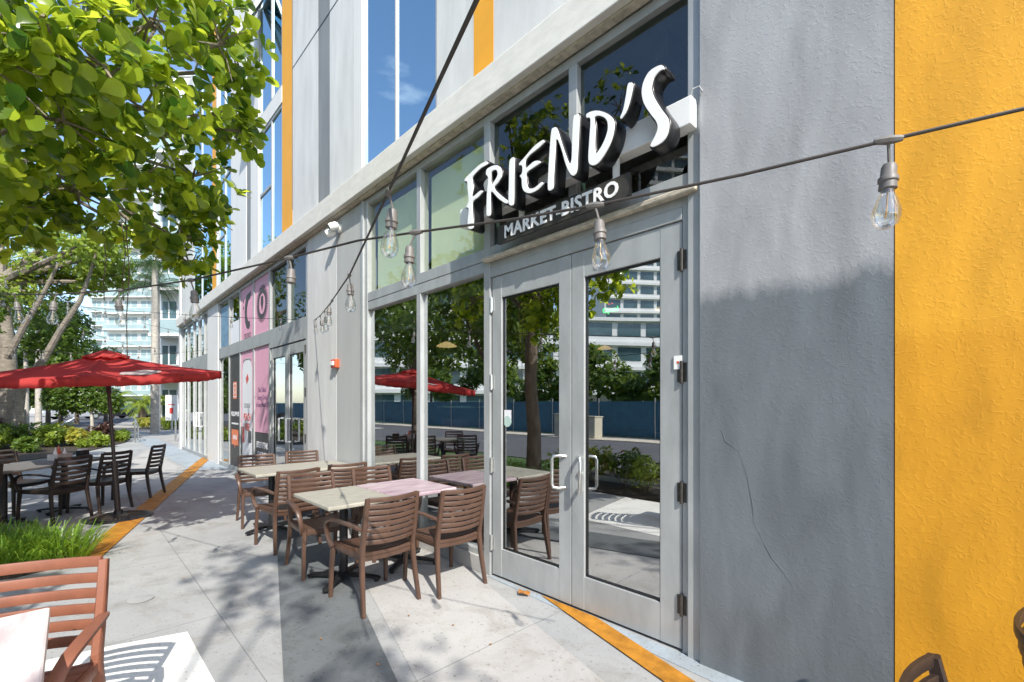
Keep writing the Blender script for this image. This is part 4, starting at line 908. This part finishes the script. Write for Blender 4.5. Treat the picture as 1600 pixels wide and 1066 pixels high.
# hedge plants along the kerb side (seen mirrored in the doors) — real planting behind the camera
kinds = [('croton_shrub','yellow and green croton','leaf_yellow',.75),('red_leaf_shrub','dark red leaved bush','leaf_red',.8),('green_shrub','bushy mid green shrub','leaf_lime',.6),('green_shrub','dense dark green shrub','leaf_mid',.7)]
wh = ['beside the near bed','behind the faded chair','behind the cream table','left of the camera','just behind the camera','right of the camera','towards the second tree','under the second tree','at the end of the bed','past the bed end']
for i in range(16):
    k = kinds[(i*3+1)%4] if i%5 else kinds[2]; x_ = -5.9+i*.62; y_ = -1.65-.35*((i*7)%3)/2
    shrub(k[0], k[1]+' behind the camera, '+wh[min(i//2+0,9)]+(', front' if i%2 else ', back'), (x_,y_), .85, k[3], k[2], 210, .085,.05, 1, 'shrubs in the kerb bed behind the camera', flowers=14 if i==2 else 0)
# planting bed ahead, left background
bed('planting_bed_soil', [tuple(G(a,c_)[:2]) for a,c_ in ((206,684),(196,692),(110,712),(-40,730),(-200,720),(-200,680),(0,672),(100,670),(190,673))], .03)
ahead = [(35,700,1.5,.95,'leaf_mid','bushy green shrub at the left beside the pale trunk','green_shrub'),(8,697,1.3,1.0,'leaf_red','dark red shrub at the foot of the big trunk','red_leaf_shrub'),(70,700,1.1,.75,'leaf_lime','light green low shrub behind the condiment basket','green_shrub'),
 (88,694,1.2,.8,'leaf_yellow','yellow-green croton left of the round tree','croton_shrub'),(112,698,1.1,.65,'leaf_yellow','second yellow croton, closer to the round tree','croton_shrub'),(135,696,1.1,.5,'leaf_lime','low lime green shrub in front of the round tree','green_shrub'),
 (160,692,.8,.85,'leaf_red','spiky dark red plant beside the umbrella pole','red_leaf_shrub'),(178,691,1.0,.45,'leaf_lime','low bright green shrub right of the umbrella pole','green_shrub'),(195,689,.8,.42,'leaf_mid','last low green shrub at the right tip of the bed','green_shrub'),(148,700,1.0,.4,'leaf_lime','low bright green mound left of the umbrella pole','green_shrub'),(-30,706,1.5,.8,'leaf_lime','green shrub at the very left edge of the bed','green_shrub'),(50,708,1.0,.5,'leaf_mid','low dark green shrub at the front of the bed','green_shrub')]
for px_,py_,w_,h_,m_,lb,nm in ahead: shrub(nm, lb, G(px_,py_), w_, h_, m_, 330 if w_>1 else 220, .12,.07,1,'shrubs in the far bed')
# round topiary tree
def small_tree(name, label, base, h_tr, bl, m, n, L, wd, bark='bark_pale', r0=.09, seed=5, per=6, limbs=True, path=None):
    r_ = random.Random(seed); t = thing(name, label, 'tree', base); base = Vector(base)
    b = MB(); b.leafy=True; blobs_foliage(b, [(Vector(c_)-base, rr, dn) for c_,rr,dn in bl], n, L, wd, 1, r_, per, .9, .35); b.build('crown', m, t)
    b = MB(); tp = Vector((0,0,h_tr))
    pth = [Vector((0,0,0)),Vector((.04,.02,h_tr*.5)),tp] if path is None else [Vector(q)-base for q in path]
    b.tube(pth,[r0*(1-.5*i/(len(pth)-1)) for i in range(len(pth))],9); tp = pth[-1]
    if limbs:
        for c_,rr,dn in bl:
            c2_ = Vector(c_)-base; b.tube([tp, tp.lerp(c2_,.5)+rv(r_)*.1*rr, c2_],[r0*.5,r0*.3,r0*.1],6)
    b.build('trunk', bark, t, smooth=True); return t
bs = G(143,688); zt_ = FP*HC/(688-Y0)
small_tree('round_tree','small round-crowned tree behind the umbrella, pale trunk in the far bed',bs,1.25,[(P(a,c_,zt_+dz),rr,1.2) for a,c_,rr,dz in ((130,618,.85,0),(105,628,.7,-.2),(158,622,.75,.3),(132,604,.7,.4),(90,622,.55,.2),(172,630,.5,-.3))],'leaf_mid',300,.11,.08,'bark_white',.09,5)
# big trunked tree at the left with leaning limbs
zb = 17.0; bs = G(10,FP*HC/zb+Y0)
t = small_tree('spreading_tree','tall pale-trunked tree at the left edge with branches rising over the umbrella',bs,3,[(P(a,c_,zb+dz),rr,dn) for a,c_,rr,dz,dn in ((160,400,.9,1,1),(185,430,.6,1.5,.7),(115,430,.8,1,1),(140,440,.6,.5,.7),(70,400,1.1,0,1),(20,390,1.2,1,1),(120,385,1.0,-1,1),(-60,410,1.5,0,1),(100,440,.7,1,.8),(40,455,.8,0,.7),(150,400,.7,0,.7),(15,500,.6,1,.5),(95,360,1.2,.5,1),(170,370,.8,0,.6),(0,330,1.6,1,1))],'leaf_lime',190,.16,.10,'bark_pale',.34,8,6,True,[bs,P(12,600,zb),P(12,540,zb),P(0,440,zb)])
b = MB()
for pth,rr in (([(12,560),(40,505),(62,470),(85,425),(100,395)],[.11,.09,.07,.05,.03]),([(30,640),(35,600),(70,560),(95,515),(125,470),(140,430),(150,395)],[.13,.12,.11,.095,.075,.05,.03])):
    b.tube([P(a,c_,zb-.6)-bs for a,c_ in pth],rr,8)
b.tube([G(30,FP*HC/(zb-.6)+Y0)-bs,P(30,640,zb-.6)-bs],[.2,.17],8)
b.build('limb','bark_pale',t,smooth=True)
for px_,lb in ((40,'slim straight pale trunk just left of the stop sign back'),):
    z_=21; bs=G(px_,FP*HC/z_+Y0); small_tree('slender_tree',lb,bs,4.2,[(P(px_+a,c_,z_),rr,1) for a,c_,rr in ((0,470,1.2),(40,500,1.0),(-30,450,1.2),(70,530,.8),(20,540,.7))],'leaf_mid',150,.2,.12,'bark_white',.13,15)
# background foliage masses, each a tree of its own
fb = [(75,560,34,1.9,'dark tree behind the umbrella left side'),(120,570,36,1.9,'dark tree directly behind the umbrella top'),(165,575,40,1.6,'dark tree behind the umbrella vent'),(30,590,30,1.8,'dark tree at the left behind the big trunk'),(95,500,38,1.7,'deep green tree against the sky between limbs'),(-40,560,28,2.5,'dark tree outside the left edge'),(60,615,55,2.0,'distant low tree left of the stop sign')]
for i,(px_,py_,z_,rr,lb) in enumerate(fb):
    bs=G(px_,FP*HC/z_+Y0); c_=P(px_,py_,z_); small_tree('street_tree',lb,bs,max(1,c_.z-rr*.6),[(c_,rr,1),(c_+Vector((.6*rr,.5*rr,-.3*rr)),rr*.75,1),(c_+Vector((-.6*rr,-.5*rr,-.25*rr)),rr*.75,1),(c_+Vector((0,.2,.5*rr)),rr*.7,1)],'leaf_dark' if i%3 else 'leaf_mid',230,.30,.16,'bark',.16,30+i)
# palms
def palm(label, base, h, n=18, FL=2.2, seed=1, r0=.16, m='leaf_palm', bark='bark_white', group='palms in the background'):
    r_ = random.Random(seed); t = thing('palm_tree', label, 'palm', base, 0, group)
    b = MB(); b.tube([(0,0,0),(.05,.0,h*.5),(0,0,h)],[r0*1.2,r0,r0*.8],10); b.build('trunk',bark,t,smooth=True)
    b = MB(); b.leafy=True
    for k in range(n):
        a_ = 2*math.pi*k/n+r_.uniform(-.2,.2); el = r_.uniform(-.2,1.1); e = Vector((math.cos(a_),math.sin(a_),0)); pr = Vector((0,0,h)); 
        d_ = e*math.cos(el)+Vector((0,0,math.sin(el))); seg = 9
        for q in range(seg):
            d2 = (d_+Vector((0,0,-1.5*(q/seg)**1.3))).normalized(); nx = pr+d2*FL/seg; sd_ = d2.cross(Vector((0,0,1))).normalized()
            for s_ in (-1,1):
                for hh in (0,.33,.66): leaf(b, pr.lerp(nx,hh), (sd_*s_+d2*.7+Vector((0,0,-.35))), Vector((0,0,1)), FL*.26*(1-.5*abs(q/seg-.45)), .05, 1)
            b.tube([pr,nx],.018,3,False); pr = nx
    b.build('fronds',m,t); return t
z_=24; p_=P(240,410,z_); palm('tall palm with a smooth pale trunk in front of the white apartment building',G(242,FP*HC/z_+Y0),p_.z,18,2.6,2,.17)
z_=27; p_=P(215,445,z_); palm('dark fronded palm close behind the tall smooth palm',G(247,FP*HC/z_+Y0)+Vector((0,0,0)),p_.z,18,2.4,9,.10)
z_=33; p_=P(222,628,z_); palm('low bushy palm beside the parked black car',G(222,FP*HC/z_+Y0),1.6,26,1.9,6,.22,'leaf_lime','bark')
z_=28; p_=P(60,505,z_); palm('leafy palm behind the limbs of the left tree',G(60,FP*HC/z_+Y0),p_.z,16,2.2,7,.14)
for i,(px_,lb) in enumerate(((232,'yellow-green hedge shrub at the kerb corner'),(245,'hedge shrub second from the kerb corner'),(258,'hedge shrub left of the red-marked sign'),(272,'hedge shrub beside the glass corner of the building'))):
    z_=30-i*.8; shrub('hedge_shrub',lb,G(px_,FP*HC/z_+Y0),1.2,.75,'leaf_yellow' if i<2 else 'leaf_lime',260,.13,.08,1,'hedge by the white apartment building')
# ------------------------------------------------------------------ background buildings
def apartment(name, label, cpx, z, wpx, htop, depth, m, floor_h=3.1, ny=None, balc=True, glass='far_glass', yaw=0, bays=3, rail='teal_panel'):
    c_ = G(cpx, FP*HC/z+Y0); w_ = wpx*z/FP; t = thing(name, label, 'building', c_, math.atan2(RY,RX)+yaw)
    part('wall', m, t, ((-w_/2,0,0),(w_/2,depth,htop)))
    nf = int(htop/floor_h); bw = w_/bays
    for f_ in range(nf):
        for k in range(bays):
            x0 = -w_/2+k*bw+bw*.12; x1 = x0+bw*.76; z0 = f_*floor_h+.45
            o = part('window', glass, t, ((x0,-.05,z0),(x1,.02,z0+floor_h*.66)))
            part('mullion', m, o, (((x0+x1)/2-.04,-.09,z0),((x0+x1)/2+.04,-.051,z0+floor_h*.66)))
        if balc and f_:
            o = part('balcony', m, t, ((-w_/2+.1,-1.3,f_*floor_h-.12),(w_/2-.1,-.001,f_*floor_h+.08)))
            part('balustrade', rail, o, ((-w_/2+.14,-1.28,f_*floor_h+.081),(w_/2-.14,-1.24,f_*floor_h+1.05)))
            part('handrail', 'building_white', o, ((-w_/2+.14,-1.3,f_*floor_h+1.051),(w_/2-.14,-1.22,f_*floor_h+1.11)))
    part('roof', m, t, ((-w_/2-.1,-.1,htop),(w_/2+.1,depth+.1,htop+.4)))
    return t
apartment('apartment_building','white apartment building with green glass balconies at the end of the shopfronts',279,34,56,26,10,'building_white',3.3,bays=2)
apartment('apartment_tower','tall teal glass residential tower far behind the palms',205,95,75,60,14,'building_white',3.4,bays=3,glass='teal_panel')
apartment('apartment_tower','slim pale tower with teal balconies left of the teal tower',160,110,34,42,12,'building_white',3.4,bays=2,glass='teal_panel')
apartment('low_building','low pale building far down the street behind the cars',150,130,260,5.5,10,'building_grey',2.7,bays=8,balc=False)
apartment('low_building','pale far building at the left behind the trees',-60,80,300,9,10,'building_cream',3,bays=8,balc=False)
# across the road (mirrored in the glass)
def cross(name, label, x0, x1, y, h, m, nf, nb, dep=10, rail=False):
    t = thing(name, label, 'building', ((x0+x1)/2, y, 0), math.pi); w_ = abs(x1-x0)
    part('wall', m, t, ((-w_/2,0,0),(w_/2,dep,h))); fh = h/nf; bw = w_/nb
    for f_ in range(nf):
        part('floor_band','building_white',t,((-w_/2-.2,-.6,f_*fh+fh*.86),(w_/2+.2,-.001,f_*fh+fh)))
        for k in range(nb):
            part('window','far_glass',t,((-w_/2+k*bw+bw*.1,-.06,f_*fh+fh*.25),(-w_/2+k*bw+bw*.9,.02,f_*fh+fh*.8)))
    return t
o = cross('white_office_building','long white building with strip windows across the road',-64,-14,-40,13.5,'building_white',4,12); o.location = (-40,-42,0); o.rotation_euler = (0,0,math.atan2(.8,-.6))
o = cross('white_tower','white residential tower with banded balconies across the road',-62,-34,-70,58,'building_white',18,7); o.location = (-50,-92,0); o.rotation_euler = (0,0,math.atan2(.8,-.6))
cross('cream_building','cream building across the road to the left',-110,-66,-44,26,'building_cream',7,8)
cross('grey_building','grey building across the road behind the camera',-10,24,-40,15,'building_grey',4,8)
t = thing('construction_fence','blue screened construction fence across the road','fence',(-25,-13.2,0))
part('screen','fence_blue',t,((-45,-.02,.05),(45,.02,1.7))); 
b = MB()
for k in range(31): b.tube([(-45+k*3,.04,0),(-45+k*3,.04,1.85)],.03,6)
b.build('posts','galvanised',t)
for i,(x_,y_,sx,sy,h_,lb) in enumerate(((-12.6,-11.9,.9,.6,.95,'beige ribbed utility cabinet on the far verge'),(-14.2,-11.9,.7,.6,1.05,'taller pale utility cabinet beside the ribbed one'))):
    t = thing('utility_cabinet',lb,'cabinet',(x_,y_,0)); part('body','utility_beige',t,((-sx/2,-sy/2,0),(sx/2,sy/2,h_)),bevel=.02); part('lid','utility_beige',t,((-sx/2-.03,-sy/2-.03,h_+.001),(sx/2+.03,sy/2+.03,h_+.05))); part('vents','building_grey',t,*[((-sx/2+.05,sy/2+.002,.15+k*.1),(sx/2-.05,sy/2+.01,.19+k*.1)) for k in range(6)])
for i,(x_,y_,h_,lb) in enumerate(((-18,-15.5,3.6,'leftmost'),(-15,-16,4.2,'second'),(-10.5,-15.5,3.4,'middle'),(-7,-16,4.2,'fourth'),(-24,-16,5,'far left'),(-30,-15,4.6,'outermost left'),(-3,-16,4,'rightmost'))):
    r_ = 1.5; c_=Vector((x_,y_,h_-.8)); small_tree('street_tree',lb+' dark tree beyond the blue fence across the road',(x_,y_,0),h_-1.6,[(c_,r_,1),(c_+Vector((1.3,.3,-.6)),1.1,1),(c_+Vector((-1.4,-.2,-.4)),1.0,1),(c_+Vector((2.2,.3,-1.3)),.9,.8),(c_+Vector((-.4,.2,.9)),.8,.8),(c_+Vector((-2.3,.3,-1.2)),.8,.8)],'leaf_mid',170,.28,.16,'bark',.14,60+i)
for i,(x_,y_,lb) in enumerate(((-9.2,-2.6,'kerbside tree left of the big-leaved tree'),(-13.5,-3.0,'kerbside tree further left along the road'),(-2.2,-3.2,'kerbside tree behind the camera'),(-21,-2.8,'kerbside tree past the second shopfront, nearest one'),(-25.5,-4.4,'kerbside tree at the crossing'),(-31,-7,'kerbside tree across the side street'),(-37,-9.5,'farthest kerbside tree across the side street'))):
    c_=Vector((x_,y_,4.3)); k_=1.2 if i in (0,1) else 1.0; small_tree('kerb_tree',lb,(x_,y_,0),2.5,[(c_,1.3*k_,k_),(c_+Vector((1,.5,-.4))*k_,.9*k_,k_),(c_+Vector((-1,-.4,-.5))*k_,1.0*k_,k_),(c_+Vector((0,0,1)),1*k_,k_),(c_+Vector((.5,-.8,-.7))*k_,.8*k_,k_),(c_+Vector((-.6,.6,.4))*k_,.8*k_,k_)],'leaf_mid',240,.16,.1,'bark',.13,80+i)
# low white far wall and parked vehicles
def car(label, p, yaw, m, suv=False):
    t = thing('parked_car', label, 'car', p, yaw, 'parked cars at the end of the street'); Lc, Wc, Hc = 4.7, 1.85, 1.65 if suv else 1.45
    prof = [(-2.35,.35),(-2.33,.72),(-2.1,.88),(-1.35,.98),(-.75,Hc-.06),(-.2,Hc),(1.0,Hc-.02),(1.75,1.02 if not suv else Hc-.4),(2.2,.95),(2.34,.75),(2.34,.35),(1.85,.3),(1.75,.52),(1.5,.66),(1.2,.66),(.98,.5),(.9,.28),(-.9,.28),(-.98,.5),(-1.2,.66),(-1.5,.66),(-1.75,.52),(-1.85,.3)]
    b = MB(); b.prism(prof, lambda u,v,d:(u,d,v), -Wc/2, Wc/2); b.build('body',m,t,bevel=.06)
    gp_ = [(-1.2,1.0),(-.72,Hc-.14),(-.2,Hc-.09),(.95,Hc-.11),(1.5,1.02)]
    for s_ in (-1,1):
        b = MB(); b.prism(gp_, lambda u,v,d:(u,d,v), s_*(Wc/2+.001), s_*(Wc/2+.006)); b.build('side_window','far_glass',t)
        for x_ in (-1.35,1.35):
            b = MB(); b.tube([(x_,s_*(Wc/2-.22),.33),(x_,s_*(Wc/2-.01),.33)],.33,20); w_ = b.build('wheel','tyre',t,smooth=True); b = MB(); b.tube([(x_,s_*(Wc/2-.01),.33),(x_,s_*(Wc/2+.005),.33)],.2,16); b.build('rim','steel',w_)
        part('headlight','white_plastic',t,((-2.36,s_*.75-.15,.68),(-2.3,s_*.75+.15,.8))); part('tail_light','red_plastic',t,((2.3,s_*.75-.12,.75),(2.36,s_*.75+.12,.92)))
    b = MB(); b.add([(-1.30,-.8,1.01),(-1.30,.8,1.01),(-.80,.72,Hc-.09),(-.80,-.72,Hc-.09)],[(0,1,2,3)]); b.mx=None; b.build('windscreen','far_glass',t); return t
yc = math.atan2(RY,RX)
z_=50; car('black car parked side-on at the end of the street', G(203,FP*HC/z_+Y0), yc+.1, 'car_black', True)
z_=48; car('silver car seen behind the round tree', G(118,FP*HC/z_+Y0), yc+1.1, 'car_silver')
# road markings and kerb on the street ahead
for a in (((72,676),(79,676),(131,646),(127,646)),((95,648),(140,648),(140,646.6),(97,646.6)),((170,650.5),(240,650.5),(238,649.3),(172,649.3))):
    o = struct('road_marking',[tuple(G(px_,py_)[:2]) for px_,py_ in a],.02,'line_white',.02)
# ramp area light paving near the street
struct('pavement', [tuple(G(a,c_)[:2]) for a,c_ in ((20,668),(60,668),(118,646),(60,644),(-60,650))], .01, 'pave_far', .03)
struct('pavement', [tuple(G(a,c_)[:2]) for a,c_ in ((170,668),(290,668),(290,653),(250,651),(225,653),(205,655))], .008, 'pave_far', .03)
# stop sign seen from behind
z_=33; bs = G(64,FP*HC/z_+Y0); t = thing('stop_sign','octagonal street sign seen from its grey back, left of the round tree','sign',bs,math.atan2(RY,RX)+.15)
b = MB(); b.tube([(0,0,0),(0,0,3.0)],.045,8); b.build('post','galvanised',t)
b = MB(); b.prism([(.62*math.cos(math.pi/8+k*math.pi/4),2.45+.62*math.sin(math.pi/8+k*math.pi/4)) for k in range(8)], lambda u,v,d:(u,d,v),-.06,-.05); b.build('sign_plate','sign_back',t)
# handrails at the steps
for px_,py_,z_,lb in ((211,692,0,'curved steel handrail left of the paved steps'),(274,690,0,'curved steel handrail beside the glass corner')):
    bs = G(px_,py_); t = thing('handrail',lb,'handrail',bs,0,'pair of steel handrails')
    for k in range(1):
        b = MB(); e = Vector((-1.0,.15,0)); b.tube([(0,0,0),(0,0,.82),e*.08+Vector((0,0,.9)),e*.3+Vector((0,0,.9)),e*1.3+Vector((0,0,.62)),e*1.4+Vector((0,0,.5)),e*1.4],.025,8); b.build('rail','steel',t,smooth=True)
        b = MB(); b.tube([(0,.0,.4),e*1.4+Vector((0,0,.3))],.015,6); b.build('mid_rail','steel',t)
z_=27; bs = G(268,FP*HC/z_+Y0); t = thing('notice_sign','white notice sign with red marks standing before the white building','sign',bs,math.atan2(RY,RX))
part('board','white_plastic',t,((-.34,-.03,.6),(.38,0,2.1))); part('red_marks','red_vinyl',t,((-.1,-.035,1.0),(.12,-.031,1.35)),((-.2,-.035,1.5),(.2,-.031,1.56))); part('post','galvanised',t,((-.03,.001,0),(.03,.06,2.0)))
# ------------------------------------------------------------------ small things on the ground
p_ = G(818,931); b = MB(); b.leafy=True; pts_=[]
for k in range(14):
    a_=2*math.pi*k/14; pts_.append((.055*math.cos(a_)*(1+.25*math.sin(3*a_)), .04*math.sin(a_), .012+.02*abs(math.sin(a_*1.5))))
b.add(pts_+[(0,0,.03)],[(k,(k+1)%14,14) for k in range(14)]); o=b.build('fallen_leaf','dry_leaf'); o.location=(p_.x,p_.y,.006); tag(o,'curled orange brown leaf lying before the left door','leaf')
for i,(px_,py_) in enumerate(((500,1000),(705,980),(345,603+260),(640,966),(770,1010),(290,905),(590,1040))):
    p_=G(px_,py_); b=MB(); b.leafy=True; leaf(b,Vector((0,0,0)),Vector((math.cos(i),math.sin(i),.05)),Vector((0,0,1)),.028,.014,1); o=b.build('fallen_leaf','dry_leaf'); o.location=(p_.x,p_.y,.016); o['group']='tiny dry leaves scattered on the paving'; o['category']='leaf'; o['label']=['tiny dry leaf on the dark grey band','tiny dry leaf near the orange stripe','tiny dry leaf left of the grey band','tiny dry leaf on the edge of the dark band','tiny dry leaf below the door on pale paving','tiny dry leaf left of the tables','tiny dry leaf at the bottom picture edge'][i]
p_ = G(220,937); t_=MB(); t_.lathe([(.085,0),(.085,.003),(.075,.003)],n=24); o=t_.build('cleanout_cover','pave',None); o.location=(p_.x,p_.y,.0045); tag(o,'small round access cover set in the paving','access cover')
